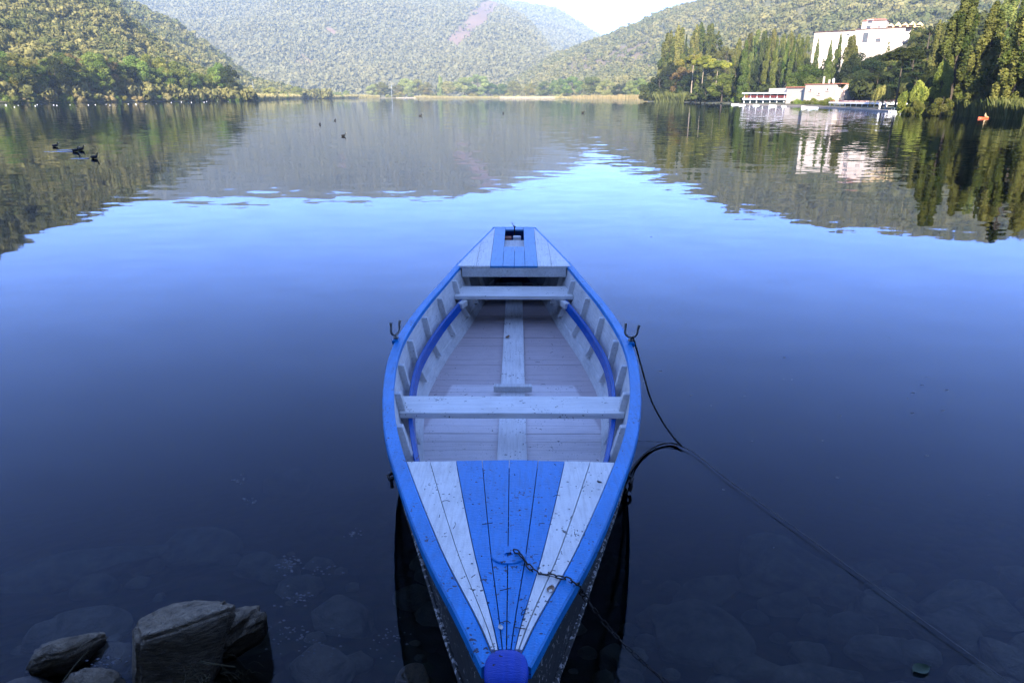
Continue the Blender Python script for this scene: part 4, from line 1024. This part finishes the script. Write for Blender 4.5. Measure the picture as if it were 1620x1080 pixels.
# floorboards run across the boat
b = MB(); y = 2.2; fr_ = random.Random(4)
while y < 7.4:
    d = .104; y1 = y + d - .0022
    p = [(-wf(y) - .01, S_(y)), (wf(y) + .01, S_(y)), (wf(y1) + .01, S_(y1)), (-wf(y1) - .01, S_(y1))]
    b.prism(p, ZF - .02, ZF + fr_.uniform(-.0015, .0015)); y += d
b.build('floorboards', P_FLOOR, boat)
b = MB(); b.prism([(-wf(2.2), S_(2.2)), (wf(2.2), S_(2.2)), (wf(3.4), S_(3.4)), (wf(4.4), S_(4.4)), (wf(5.4), S_(5.4)), (wf(7.4), S_(7.4)), (-wf(7.4), S_(7.4)), (-wf(5.4), S_(5.4)), (-wf(4.4), S_(4.4)), (-wf(3.4), S_(3.4))], ZF - .06, ZF - .022); b.build('bottom_planking', P_HULL, boat)
b = MB(); b.box((0, S_(4.8), ZF + .014), (.17, 5.0, .025)); b.build('keelson', P_KEEL, boat, bevel=.004)
b = MB(); b.box((0, S_(4.34), ZF + .050), (.265, .052, .045)); b.build('foot_stretcher', P_SIDE, boat, bevel=.005)
# thwarts
for y0, y1 in ((3.435, 3.665), (5.80, 6.13)):
    zt_ = .395; b = MB()
    b.prism([(-xin(y0, zt_) + .006, S_(y0)), (xin(y0, zt_) - .006, S_(y0)), (xin(y1, zt_) - .006, S_(y1)), (-xin(y1, zt_) + .006, S_(y1))], .36, zt_)
    b.build('thwart', P_THWART, boat, bevel=.005)
# bow deck: eight planks fanning out of the stem
bd = MB(); us = [-1, -.775, -.524, -.273, -.012, .265, .52, .765, 1]
for k in range(8):
    for j in range(14):
        ya, yb = 1.40 + (2.57 - 1.40) * j / 14, 1.40 + (2.57 - 1.40) * (j + 1) / 14
    L_, R2 = [], []
    for y in np.linspace(1.40, 2.57, 15):
        w = max(.012, smooth_w(y) - capw(y) - .002); g_ = .0016
        L_.append((us[k] * w + g_, S_(y))); R2.append((us[k + 1] * w - g_, S_(y)))
    top = lambda x, y, k=k: zg(y + BY) - .010 + .012 * (1 - min(1, abs(x) / .5)) * 1. + [.001, -.001, .0005, 0, .001, -.0005, .0012, 0][k]
    for j in range(14):
        q4 = [L_[j], R2[j], R2[j + 1], L_[j + 1]]
        bd.add([(x, y, top(x, y)) for x, y in q4] + [(x, y, top(x, y) - .018) for x, y in q4], [(0, 1, 2, 3), (0, 3, 7, 4), (1, 5, 6, 2)] + ([(3, 2, 6, 7)] if j == 13 else []) + ([(0, 4, 5, 1)] if j == 0 else []), 1 if 2 <= k <= 5 else 0)
bd.build('bow_deck', [P_WHITE, P_BLUE], boat)
b = MB(); rows = [[(sx * max(.01, smooth_w(y) - .06), S_(y), zg(y) - .032) for sx in (-1, 1)] for y in np.linspace(1.36, 2.56, 14)]; b.grid(rows); b.build('deck_underside', P_HULL, boat)
b = MB(); b.box((0, S_(2.535), zg(2.6) - .075), (2 * smooth_w(2.6) - .16, .03, .085)); b.build('deck_beam', P_SIDE, boat)
# round plate on the bow deck with a hole for the chain
cy_ = 1.845; b = MB(); zz = zg(cy_) + .002
rows = [[(r * math.cos(a), S_(cy_) + r * .92 * math.sin(a), zz + h - .103 * (.92 * r * math.sin(a))) for a in np.linspace(0, 2 * math.pi, 33)[:-1]] for r, h in ((.057, -.012), (.057, .002), (.054, .0045), (.014, .004), (.012, -.008))]
b.grid(rows, 0, True); b.f.append(tuple(range(128, 160))); b.m.append(0); b.build('deck_plate', P_BLUE, boat)
# stem head
b = MB(); rows = []
ang_ = [2 * math.pi * k / 20 for k in range(20)]; cyn = 1.325
for t in list(np.linspace(0, 1, 10)):
    zz = .15 + (.700 - .15) * t; w = .016 + .040 * t ** 1.6; ln = .050 + .014 * t
    rows.append([(w * math.copysign(abs(math.cos(a)) ** .75, math.cos(a)), S_(cyn + .03 * (1 - t)) + ln * math.copysign(abs(math.sin(a)) ** .75, math.sin(a)), zz) for a in ang_])
for f_, dz in ((.96, .010), (.86, .017), (.6, .022), (.25, .024)):
    rows.append([(p[0] * f_, S_(cyn) + (p[1] - S_(cyn)) * f_, .700 + dz) for p in rows[9]])
b.grid(rows, 0, True); b.f.append(tuple(range((len(rows) - 1) * 20, len(rows) * 20))); b.m.append(0); b.build('stem_head', P_STEM, boat, True)
# stern deck
sd_ = MB(); y0, y1 = 6.20, 7.80
def clipx(x, y): w = max(.01, smooth_w(y) - .022); return max(-w, min(w, x))
xs_ = [-.60, -.352, -.222, -.103, .004, .103, .222, .352, .60]
for k in range(8):
    segs = [(y0, y1)]
    if k in (3, 4): segs = [(y0, 6.93), (7.70, y1)]
    for (sa, sb) in segs:
        N = max(1, int((sb - sa) / .08)); yy = np.linspace(sa, sb, N + 1)
        for j in range(N):
            q4 = [(clipx(xs_[k] + .0016, yy[j]), S_(yy[j])), (clipx(xs_[k + 1] - .0016, yy[j]), S_(yy[j])), (clipx(xs_[k + 1] - .0016, yy[j + 1]), S_(yy[j + 1])), (clipx(xs_[k] + .0016, yy[j + 1]), S_(yy[j + 1]))]
            if abs(q4[1][0] - q4[0][0]) + abs(q4[2][0] - q4[3][0]) < .004: continue
            tp = lambda x, y: zg(y + BY) + .003
            sd_.add([(x, y, tp(x, y)) for x, y in q4] + [(x, y, tp(x, y) - .018) for x, y in q4], [(0, 1, 2, 3), (0, 3, 7, 4), (1, 5, 6, 2)] + ([(3, 2, 6, 7)] if j == N - 1 else []) + ([(0, 4, 5, 1)] if j == 0 else []), 1 if 2 <= k <= 5 else 0)
P_SBLUE = paint('stern_blue_paint', (.08, .33, .66), (.02, .05, .12), .35, .64, .15, ridge=(50, 160, 60))  # paler blue than the bow deck
P_SWHITE = paint('stern_white_paint', (.86, .85, .82), (.06, .05, .045), .42, .62, .1)
sd_.build('stern_deck', [P_SWHITE, P_SBLUE], boat)
b = MB(); b.box((0, S_(6.212), zg(6.2) - .060), (2 * xin(6.2, .5) - .02, .022, .085)); b.build('deck_beam', P_SIDE, boat, bevel=.003)
b = MB(); b.box((0, S_(7.19), zg(6.9) - .040), (.36, .50, .02)); b.build('hatch_ledge', P_SIDE, boat, bevel=.003)
b = MB(); b.prism([(-smooth_w(7.8) + .01, S_(7.79)), (smooth_w(7.8) - .01, S_(7.79)), (smooth_w(7.8) - .015, S_(7.83)), (-smooth_w(7.8) + .015, S_(7.83))], -.1, zg(7.8) - .02); b.build('transom', P_RISER, boat)
b = MB(); b.box((0, S_(7.815), zg(7.82) - .012), (2 * smooth_w(7.8) + .012, .05, .03)); b.build('transom_cap', P_BLUE2, boat, bevel=.005)
b = MB(); b.tube([(0, S_(7.70), zg(7.7) - .06), (0, S_(7.70), zg(7.7) + .035), (-.006, S_(7.69), zg(7.7) + .05)], .007, 8); b.tube([(-.03, S_(7.70), zg(7.7) + .09), (-.012, S_(7.70), zg(7.7) + .045), (.016, S_(7.69), zg(7.7) + .035)], .004, 6); b.build('rudder_pin', M_IRON, boat)
M_BRICK = simple('red_brick', (.38, .15, .10), .85); b = MB(); b.box((-.055, S_(7.56), .545), (.085, .1, .06)); tag(b.build('brick', M_BRICK, None, loc=(.006, BY, 0), bevel=.005), 'red brick lying under the hatch of the stern deck', 'brick')
b = MB(); b.box((.05, S_(7.56), .55), (.09, .08, .07)); tag(b.build('foam_block', M_WHITEP, None, loc=(.006, BY, 0), bevel=.012), 'white block beside the brick under the stern hatch', 'foam block')
b = MB(); b.box((0, S_(7.55), .50), (.4, .22, .02)); b.build('locker_shelf', P_SIDE, boat)
# rowlocks
def rowlock(sx, y, yaw, label):
    x = smooth_w(y) + .004; z = zg(y); t = MB()
    x = sx * x; t.box((x, S_(y), z - .008), (.045, .075, .03)); soc = t.build('rowlock_socket', P_BLUE2, boat, bevel=.006)
    b = MB(); c, s = math.cos(yaw), math.sin(yaw)
    U = [(-.036, .128), (-.040, .118), (-.037, .10), (-.041, .08), (-.040, .062), (-.030, .045), (-.014, .036), (.004, .034), (.022, .040), (.035, .054), (.040, .074), (.041, .094), (.045, .112), (.052, .118)]
    b.tube([(x + u_ * c, S_(y) + u_ * s, z + w_) for u_, w_ in U], [.0085, .0095] + [.0075] * 10 + [.0095, .0085], 10)
    b.tube([(x, S_(y), z - .05), (x, S_(y), z + .036)], [.007, .0085], 8)
    b.tube([(x, S_(y), z + .012), (x, S_(y), z + .020)], .019, 12)
    o = b.build('rowlock', M_GALV, boat, True)
    return Vector((x, y, z))
rowlock(-1, 4.26, 1.0, None); rk = rowlock(1, 4.22, -.18, None)
# cleats on the outside of the hull
for sx, y in ((-1, 2.52), (1, 2.50)):
    b = MB(); x = smooth_w(y) + .012; z = zg(y) - .055
    b.tube([(sx * x, S_(y - .03), z), (sx * (x + .018), S_(y), z + .004), (sx * x, S_(y + .03), z)], .007, 8); b.build('cleat', M_IRON, boat, True)

# ------------------------------------------------------------------ lines and chain
def curve_pts(P, n=40):
    P = [Vector(p) for p in P]; out = []
    Q = [P[0] * 2 - P[1]] + P + [P[-1] * 2 - P[-2]]
    per = max(2, n // (len(P) - 1))
    for i in range(1, len(Q) - 2):
        a, b_, c, d = Q[i - 1:i + 3]
        for k in range(per):
            t = k / per
            out.append(.5 * ((2 * b_) + (c - a) * t + (2 * a - 5 * b_ + 4 * c - d) * t * t + (3 * b_ - a - 3 * c + d) * t ** 3))
    return out + [P[-1]]
knot = Vector(tuple(at_z(1079, 706, .015)))
top = Vector((.006 + rk.x + .016, rk.y - .02, rk.z + .022))
def px_on(px, py, Y): return at_d(px, py, Y)
b = MB()
pts = [top + Vector((-.02, .0, .004)), top, px_on(1016, 585, 4.16), px_on(1030, 632, 4.04), px_on(1049, 668, 3.93), px_on(1066, 692, 3.84), knot]
b.tube(curve_pts(pts, 60), .006, 8)
a_ = Vector((.71, 2.50, zg(2.5) - .05))
pts2 = [knot + Vector((0, 0, .004)), at_z(1062, 701, .012), at_z(1042, 704, .012), at_z(1022, 716, .014), at_z(1006, 733, .02), at_z(995, 748, .06), at_z(986, 751, .12), Vector((.50, 3.2, .2))]
b.tube(curve_pts(pts2, 70), .0045, 8)
k_ = at_z(993, 752, .09)
for i in range(3):
    b.tube([k_ + Vector((.016 * math.cos(a) - .006, .012 * math.sin(a), .010 * math.sin(a + i) - .004 * i)) for a in np.linspace(0, 6.1, 14)], .006, 6)
b.tube(curve_pts([k_, k_ + Vector((.016, -.01, -.012)), k_ + Vector((.018, -.03, -.05)), k_ + Vector((.010, -.04, -.075))], 20), [.009] * 18 + [.008] * (len(curve_pts([k_] * 4, 20)) - 18), 8)
tag(b.build('mooring_rope', M_ROPE, None, True), 'dark rope looping from the right rowlock to a knot and back to the hull', 'rope')
b = MB(); k2 = px_on(621, 757, 2.58)
b.tube(curve_pts([k2 + Vector((.03, 0, .012)), k2, k2 + Vector((-.004, -.005, -.02)), k2 + Vector((-.002, -.008, -.04))], 20), .008, 8); tag(b.build('rope_end', M_ROPE, None, True), 'short dark rope end hanging over the left side of the boat', 'rope')
b = MB(); e_ = at_z(1640, 1110, .014)
pts = [at_z(995, 696, .03)] + [knot] + [knot.lerp(e_, t) for t in (.2, .4, .6, .8)] + [e_, e_ + (e_ - knot) * .6]
b.tube(curve_pts(pts, 80), .0019, 6); tag(b.build('mooring_line', M_LINE, None, True), 'thin grey line running from the rope knot to the bottom right corner', 'mooring line')
# chain: over the deck, over the gunwale, then down to the lake bed
c0 = Vector((.006, cy_, zg(cy_) + .014))
cp = [c0 + Vector((-.004, 0, -.02)), c0 + Vector((.012, -.002, .004)), at_z(845, 903, zg(1.83) + .012), at_z(875, 910, zg(1.80) + .012), at_z(898, 916, zg(1.78) + .013), at_z(911, 923, zg(1.76) + .010), at_d(921, 938, 1.79), at_d(935, 957, 1.80), at_d(962, 992, 1.79), at_d(995, 1026, 1.76), at_d(1030, 1058, 1.71), at_d(1075, 1095, 1.62), at_d(1150, 1150, 1.45)]
dense = curve_pts(cp, 400)
link_pts = [dense[0]]; acc = 0
pitch = .027
path = []
for i in range(1, len(dense)):
    acc += (dense[i] - dense[i - 1]).length
    if acc >= pitch: path.append((dense[i], (dense[min(i + 3, len(dense) - 1)] - dense[i - 3]).normalized())); acc = 0
b = MB()
for n, (p, t) in enumerate(path):
    s1 = t.cross(Vector((0, 0, 1))).normalized(); s2 = s1.cross(t)
    ang = (.35 if n % 2 else 1.35) + .3 * math.sin(n * 1.7)
    sd2 = s1 * math.cos(ang) + s2 * math.sin(ang); hl, hw, wr = .0140, .0078, .0024
    ov = []
    for k in range(14):
        a = 2 * math.pi * k / 14; ov.append(p + t * (math.copysign(hl - hw, math.cos(a)) + hw * math.cos(a)) + sd2 * hw * math.sin(a))
    b.tube(ov + [ov[0]], wr, 6, cap=False)
tag(b.build('mooring_chain', M_IRON, None, True), 'rusty chain lying over the bow deck and hanging down to the lake bed', 'chain')

# litter lying on the boat
def deck_z(x, y): return zg(y) + .003
lit = MB(); lr = random.Random(9)
def needle(p, L, a, r=.0011):
    q_ = [Vector(p) + Vector((math.cos(a + .5 * t) * L * t, math.sin(a + .5 * t) * L * t, .002 + .003 * math.sin(3 * t))) for t in (0, .33, .66, 1)]
    lit.tube(q_, r, 4)
def crumb(p, s):
    n = lr.randint(4, 6); vs = [Vector(p) + Vector((s * math.cos(i * 6.28 / n) * lr.uniform(.5, 1.2), s * math.sin(i * 6.28 / n) * lr.uniform(.4, 1), lr.uniform(0, .4) * s)) for i in range(n)]
    lit.add(vs + [Vector(p) + Vector((0, 0, s * .7))], [(i, (i + 1) % n, n) for i in range(n)])
for n in range(85):
    y = 1.42 + 1.18 * lr.random() ** 1.25; w = smooth_w(y) - .08; x = lr.uniform(-1, 1) * w if n % 3 else lr.choice([-1, 1]) * w * lr.uniform(.75, 1)
    z = deck_z(x, y) - .002
    if n % 4 == 0: needle((x, S_(y), z), lr.uniform(.012, .04), lr.uniform(0, 6.28))
    else: crumb((x, S_(y), z), lr.uniform(.0016, .0045))
for n in range(40):
    y = 2.7 + 3.2 * lr.random(); x = lr.uniform(-.9, .9) * wf(y); p = (x, S_(y), ZF + (.028 if abs(x) < .09 else .003))
    if n % 3 == 0: needle(p, lr.uniform(.01, .04), lr.uniform(0, 6.28))
    else: crumb(p, lr.uniform(.002, .005))
for n in range(9):
    y = lr.uniform(3.5, 3.7); x = lr.uniform(-.58, .58); needle((x, S_(y), .397), lr.uniform(.006, .025), lr.uniform(-.3, .3))
lo_ = lit.build('pine_needle_litter', simple('brown_litter', (.045, .032, .022), .9, nscale=30, var=.6), None, loc=(.006, BY, 0)); tag(lo_, 'dry needles and crumbs of bark scattered over the bow deck and floor', kind='stuff')
def leaf(x, y, z, s, a, name, label, mat, curl=.25):
    b = MB(); rows = []
    for i in range(7):
        t = i / 6; w = .42 * math.sin(math.pi * (t * .94 + .03)) ** .8
        rows.append([(s * (t - .5), s * w * k * .8, s * (curl * (t - .5) ** 2 + .12 * k * k)) for k in (-1, -.5, 0, .5, 1)])
    b.grid(rows); b.tube([(s * .5, 0, s * curl * .25), (s * .72, s * .03, s * .1)], s * .02, 5)
    o = b.build(name, mat, None, True, (.006 + x, y, z)); o.rotation_euler = (0, 0, a); tag(o, label, 'leaf')
M_LEAF = simple('dry_leaf', (.30, .19, .12), .8, nscale=40); M_DLEAF = simple('dark_leaf', (.03, .025, .02), .8, nscale=40); M_PLEAF = simple('pale_leaf', (.62, .62, .6), .7, nscale=40); M_GLEAF = simple('green_leaf', (.015, .04, .012), .6, nscale=40)
_l = at_z(868, 936, zg(1.75)); leaf(_l.x, _l.y, zg(_l.y) - .002, .035, 1.2, 'leaf', 'dry tan leaf on the right white plank near the chain', M_LEAF)
leaf(-.037, 1.485, deck_z(0, 1.485), .02, 1.9, 'leaf', 'small pale scrap on the blue bow planks near the stem head', M_PLEAF)
leaf(-.50, 2.90, ZF + .004, .05, .6, 'leaf', 'dark curled leaf on the floor near the left end of the bow deck', M_DLEAF, .8)
leaf(.40, 2.92, ZF + .004, .03, .2, 'leaf', 'small dark leaf on the floor near the right end of the bow deck', M_DLEAF, .5)
leaf(-.045, 5.95 - .5, ZF + .03, .05, .9, 'leaf', 'brown curled leaf on the keelson in front of the stern thwart', M_LEAF, .9)
leaf(.34, 2.36, deck_z(0, 2.36), .022, -.6, 'leaf', 'dark leaf stalk at the right edge of the white bow planks', M_DLEAF, .4)

# ------------------------------------------------------------------ rocks, weeds, floating bits
def rock_mat(name, c1, c2, sc=9.):
    m, nt, b_, o = newmat(name); tc = nd(nt, 'ShaderNodeTexCoord')
    mp = nd(nt, 'ShaderNodeMapping'); mp.inputs['Rotation'].default_value = (.25, .3, .5); mp.inputs['Scale'].default_value = (1, 1, 3.5); nt.links.new(tc.outputs['Object'], mp.inputs[0])
    n = nd(nt, 'ShaderNodeTexNoise', i_Scale=sc, i_Detail=9., i_Roughness=.68); nt.links.new(mp.outputs[0], n.inputs['Vector'])
    r = ramp(nt, n.outputs[0], [(.3, c1), (.7, c2)]); nt.links.new(r.outputs[0], b_.inputs['Base Color']); b_.inputs['Roughness'].default_value = .8
    bp = nd(nt, 'ShaderNodeBump', i_Strength=1., i_Distance=.05); nt.links.new(n.outputs[0], bp.inputs['Height']); nt.links.new(bp.outputs[0], b_.inputs['Normal'])
    return m
M_ROCK = rock_mat('grey_rock', (.10, .075, .047), (.42, .33, .22), 22.)
M_ROCKU = rock_mat('silted_rock', (.06, .05, .035), (.27, .225, .165), 6.)
def rock(name, label, loc, dims, rz, seed, mat, cuts=9, rough=.05, tilt=(0, 0), group=None):
    g = np.random.default_rng(seed); bm = bmesh.new(); bmesh.ops.create_icosphere(bm, subdivisions=5, radius=1)
    V = np.array([v.co[:] for v in bm.verts])
    for k in range(cuts):              # planar facets
        n = g.normal(size=3); n /= np.linalg.norm(n); h = g.uniform(.5, .85); d = V @ n; V -= np.clip(d - h, 0, None)[:, None] * n * .96
    P = V * np.array(dims) * .62
    q_ = fbm(P[:, 0] * 5 + P[:, 2] * 3, P[:, 1] * 5 - P[:, 2] * 4, seed, 5); q2 = fbm(P[:, 0] * 3, P[:, 2] * 22 + P[:, 1] * 6, seed + 9, 3)
    nn = V / (np.linalg.norm(V, axis=1)[:, None] + 1e-9); P = P + nn * (q_ * rough * 2.2 + q2 * rough * .7)[:, None]
    for v, p in zip(bm.verts, P): v.co = p
    me = bpy.data.meshes.new(name); bm.to_mesh(me); bm.free(); me.polygons.foreach_set('use_smooth', [True] * len(me.polygons))
    o = link(name, me, None, loc, [mat]); o.rotation_euler = (tilt[0], tilt[1], rz); return tag(o, label, 'rock', group)
def hull_rock(name, label, hulls, mat, seed, amp=.012):
    bm = bmesh.new()
    for H in hulls:
        b2 = bmesh.new(); [b2.verts.new(tuple(p)) for p in H]
        r = bmesh.ops.convex_hull(b2, input=b2.verts)
        bmesh.ops.delete(b2, geom=[v for v in b2.verts if not v.link_faces], context='VERTS')
        bmesh.ops.bevel(b2, geom=list(b2.edges), offset=.018, segments=2, affect='EDGES', clamp_overlap=True)
        bmesh.ops.triangulate(b2, faces=b2.faces)
        for _ in range(6):
            es = [e for e in b2.edges if e.calc_length() > .02]
            if not es: break
            bmesh.ops.subdivide_edges(b2, edges=es, cuts=1); bmesh.ops.triangulate(b2, faces=[f for f in b2.faces if len(f.verts) > 3])
        me2 = bpy.data.meshes.new('tmp'); b2.normal_update(); b2.to_mesh(me2); b2.free(); bm.from_mesh(me2); bpy.data.meshes.remove(me2)
    bm.normal_update()
    P = np.array([v.co[:] for v in bm.verts]); N = np.array([v.normal[:] for v in bm.verts])
    d = fbm(P[:, 0] * 9 + P[:, 2] * 5, P[:, 1] * 9 - P[:, 2] * 6, seed, 4) * amp * 2.4
    layer = (P[:, 2] + .35 * P[:, 0] - .3 * P[:, 1]) * 42 + 3 * fbm(P[:, 0] * 6, P[:, 1] * 6, seed + 3)
    d = d + (np.abs((layer % 1) - .5) - .25) * amp * .9 * (fbm(P[:, 0] * 5, P[:, 1] * 5 + P[:, 2], seed + 5) + .5) + fbm(P[:, 0] * 40 + P[:, 2] * 30, P[:, 1] * 40, seed + 7, 3) * amp * .8
    for v, p in zip(bm.verts, P + N * d[:, None]): v.co = p
    c = P.mean(0); me = bpy.data.meshes.new(name); bmesh.ops.translate(bm, vec=-Vector(c), verts=bm.verts); bm.to_mesh(me); bm.free()
    me.polygons.foreach_set('use_smooth', [True] * len(me.polygons))
    return tag(link(name, me, None, Vector(c), [mat]), label, 'rock')
Z = at_z
hull_rock('boulder', 'large angular grey boulder with a tilted flat top at the lower left', [
    [Z(209, 984, .24), Z(232, 968, .25), Z(300, 948, .25), Z(368, 950, .30), Z(372, 962, .30), Z(290, 992, .30), Z(216, 1014, .27), Z(212, 1110, -.06), Z(330, 1100, -.06), Z(352, 1040, .0), Z(380, 980, -.06), Z(300, 960, -.1), Z(212, 1000, -.06)],
    [Z(345, 966, .23), Z(396, 957, .20), Z(418, 956, .18), Z(423, 985, .12), Z(365, 1010, .2), Z(425, 1012, -.08), Z(352, 1052, -.08), Z(320, 1060, -.05), Z(410, 975, -.1), Z(320, 1000, .1)]], M_ROCK, 3)
hull_rock('boulder', 'long low grey rock left of the large boulder, half under water', [
    [Z(42, 1052, .03), Z(60, 1026, .08), Z(100, 1010, .09), Z(150, 1000, .07), Z(174, 1003, .03), Z(172, 1012, -.03), Z(110, 1034, .06), Z(66, 1042, .07), Z(30, 1085, -.08), Z(120, 1062, -.08), Z(60, 1020, -.1), Z(160, 1000, -.1)]], M_ROCK, 6, .008)
hull_rock('boulder', 'rounded rock cut by the bottom edge left of the large boulder', [
    [Z(100, 1076, .05), Z(126, 1056, .09), Z(160, 1054, .10), Z(196, 1072, .06), Z(204, 1100, -.02), Z(90, 1120, -.05), Z(150, 1120, .06), Z(110, 1060, -.06), Z(190, 1060, -.06)]], M_ROCK, 9, .008)
rock('boulder', 'small pale rock at the bottom edge beside the left of the bow', at_z(655, 1084, -.12), (.12, .14, .12), .2, 18, M_ROCK, 6, .01)
sub = [(1262, 905, .55, .62, .16, 'large flat slab under water right of the boat, beside the mooring line'), (1125, 940, .5, .2, .12, 'long rock under water left of the large flat slab'), (1240, 957, .24, .2, .12, 'small rock under water just below the large flat slab'), (1395, 968, .34, .3, .15, 'rounded rock under water right of the large flat slab, below the mooring line'),
       (1545, 965, .5, .36, .2, 'rock under water near the right edge, above the mooring line'), (1105, 1010, .42, .52, .14, 'wide rock under water right of the hanging chain'), (1400, 1035, .3, .2, .12, 'tilted rock under water near the bottom, under the mooring line'), (1200, 1062, .3, .14, .10, 'long rock under water at the bottom edge right of the chain'),
       (1310, 1070, .26, .18, .1, 'rock under water at the bottom edge, between the chain and the green leaf'), (1040, 975, .22, .14, .1, 'small rock under water close to the hanging chain'), (985, 1050, .2, .2, .1, 'rock under water below the chain, beside the dark reflection of the bow'), (1500, 1000, .3, .3, .14, 'rock under water between the mooring line and the right edge'),
       (1590, 1050, .3, .25, .15, 'rock under water in the bottom right corner'), (458, 768, .42, .32, .22, 'pale topped rock deep under water left of the boat'), (130, 1000, .34, .24, .14, 'pale rock under water behind the long low rock'), (130, 905, .8, .34, .2, 'long sunken ledge of rock in the lower left water'),
       (545, 975, .34, .24, .12, 'sunken rock between the large boulder and the boat'), (510, 1055, .24, .18, .1, 'small sunken rock right of the foot of the large boulder'), (300, 870, .5, .3, .2, 'sunken rock behind the large boulder, barely visible')]
for n, (px, py, wx, wy, hh, lab) in enumerate(sub):
    lo, hi = -2.5, .3
    for _ in range(30):
        mid = (lo + hi) / 2; p_ = at_z(px, py, mid)
        if bed_z(np.array([p_.x]), np.array([p_.y]))[0] > mid: lo = mid
        else: hi = mid
    p_ = at_z(px, py, lo + hh * .35)
    rock('sunken_rock', lab, p_, (wx, wy, hh), gl.uniform(-.6, .6), 40 + n, M_ROCKU, 10, .02)
# cobbles scattered on the near bed
cob = []
gc = np.random.default_rng(3)
cb = MB()
for n in range(260):
    x, y = gc.uniform(-2.6, 2.8), gc.uniform(1.0, 3.6)
    if abs(x) < .1 and n % 2: continue
    z = float(bed_z(np.array([x]), np.array([y]))[0]); r = .025 + .12 * gc.random() ** 2.2; sq = gc.uniform(.35, .8); rows = []
    for i in range(1, 6):
        ph = math.pi * i / 6; rows.append([(x + r * math.sin(ph) * math.cos(a) * gc.uniform(.85, 1.1), y + r * math.sin(ph) * math.sin(a) * gc.uniform(.7, 1), z + r * sq * math.cos(ph)) for a in np.linspace(0, 6.2832, 10)[:-1]])
    k0 = len(cb.v); cb.grid(rows, 0, True); cb.f.append(tuple(range(k0, k0 + 9))[::-1]); cb.m.append(0)
tag(cb.build('cobbles', M_ROCKU, None, True), 'brown cobbles littering the shallow lake bed', kind='stuff')
leaf(at_z(1452, 1066, -.02).x, at_z(1452, 1066, -.02).y, .001, .075, .3, 'leaf', 'dull green leaf floating at the bottom right', M_GLEAF, .05)
# dead grass hanging on the large boulder
def tuft(px, py, z, n, L, label, name='grass_tuft'):
    p0 = at_z(px, py, z); b = MB()
    for i in range(n):
        a = gl.uniform(0, 6.28); l = L * gl.uniform(.5, 1.2); lean = gl.uniform(.3, 1.1); q_ = p0 + Vector((gl.gauss(0, .05), gl.gauss(0, .03), gl.gauss(0, .015)))
        b.tube([q_ + Vector((math.cos(a) * l * lean * t, math.sin(a) * l * lean * t, l * (t * .9 - 1.1 * t * t))) for t in (0, .33, .66, 1)], [.0009, .0008, .0006, .0003], 4)
    tag(b.build(name, M_STRAW, None), label, 'grass tuft')
M_STRAW = simple('dead_grass', (.085, .07, .035), .9, nscale=20, var=.5)
tuft(318, 1062, .12, 30, .10, 'tuft of dead grass caught on the front of the large boulder'); tuft(205, 1066, .03, 30, .06, 'dark tuft of weed between the two left boulders'); tuft(365, 1072, .02, 30, .06, 'wet weed at the right foot of the large boulder')
b = MB(); b.tube([at_z(100, 1076, .02), at_z(118, 1052, .05), at_z(141, 1026, .08)], [.003, .0025, .0015], 5); tag(b.build('reed_stem', M_STRAW, None), 'single dry stem slanting over the water left of the large boulder', 'stem')
b = MB(); b.tube([at_z(317, 1046, .14), at_z(340, 1050, .13), at_z(372, 1054, .10)], [.004, .003, .002], 5); tag(b.build('straw_stem', M_STRAW, None), 'pale straw lying across the front of the large boulder', 'stem')
# drifting seed fluff and bubbles in patches on the surface
M_FLUFF = simple('drifting_scum', (.10, .10, .11), .5, nscale=50, var=.4)
def scum(px, py, sx, sy, n, label):
    b = MB(); g = random.Random(px * 7 + py)
    for i in range(n):
        p_ = at_z(px + g.gauss(0, sx), py + g.gauss(0, sy), .0); s = g.uniform(.002, .0055) * p_.length / 3
        rows = [[p_ + Vector((s * r * math.cos(a) * 1.6, s * r * math.sin(a), s * h)) for a in np.linspace(0, 6.2832, 7)[:-1]] for r, h in ((1, -.3), (.8 + .3 * g.random(), .15), (.3, .25))]
        k0 = len(b.v); b.grid(rows, 0, True); b.f.append(tuple(range(k0 + 12, k0 + 18))); b.m.append(0)
    tag(b.build('floating_scum', M_FLUFF, None, True), label, kind='stuff')
scum(462, 894, 12, 8, 42, 'patch of floating specks left of the bow'); scum(508, 899, 10, 5, 14, 'sparse floating specks right of the larger patch'); scum(470, 945, 16, 6, 26, 'streak of floating specks above the large boulder'); scum(382, 760, 8, 3, 10, 'few floating specks in the open water on the left'); scum(397, 790, 8, 4, 9, 'few floating specks below the others on the left')
scum(558, 843, 7, 6, 16, 'small cluster of floating specks near the boat'); scum(470, 1010, 40, 14, 60, 'wide thin drift of specks right of the large boulder'); scum(620, 1010, 14, 14, 30, 'dark specks beside the bow reflection'); scum(170, 1045, 16, 6, 26, 'specks between the two left boulders'); scum(1300, 640, 150, 90, 26, 'single specks scattered over the open water on the right')

# ------------------------------------------------------------------ haze
hb = MB(); hb.box((0, 700, 199), (9000, 9000, 414))
m, nt, b, o = newmat('morning_haze'); nt.nodes.remove(b)
pv = nd(nt, 'ShaderNodeVolumePrincipled'); pv.inputs['Color'].default_value = (.56, .76, 1, 1); pv.inputs['Density'].default_value = HAZE_DENSITY; pv.inputs['Anisotropy'].default_value = 0.0
nt.links.new(pv.outputs[0], o.inputs['Volume'])
tag(hb.build('haze', m), kind='stuff')
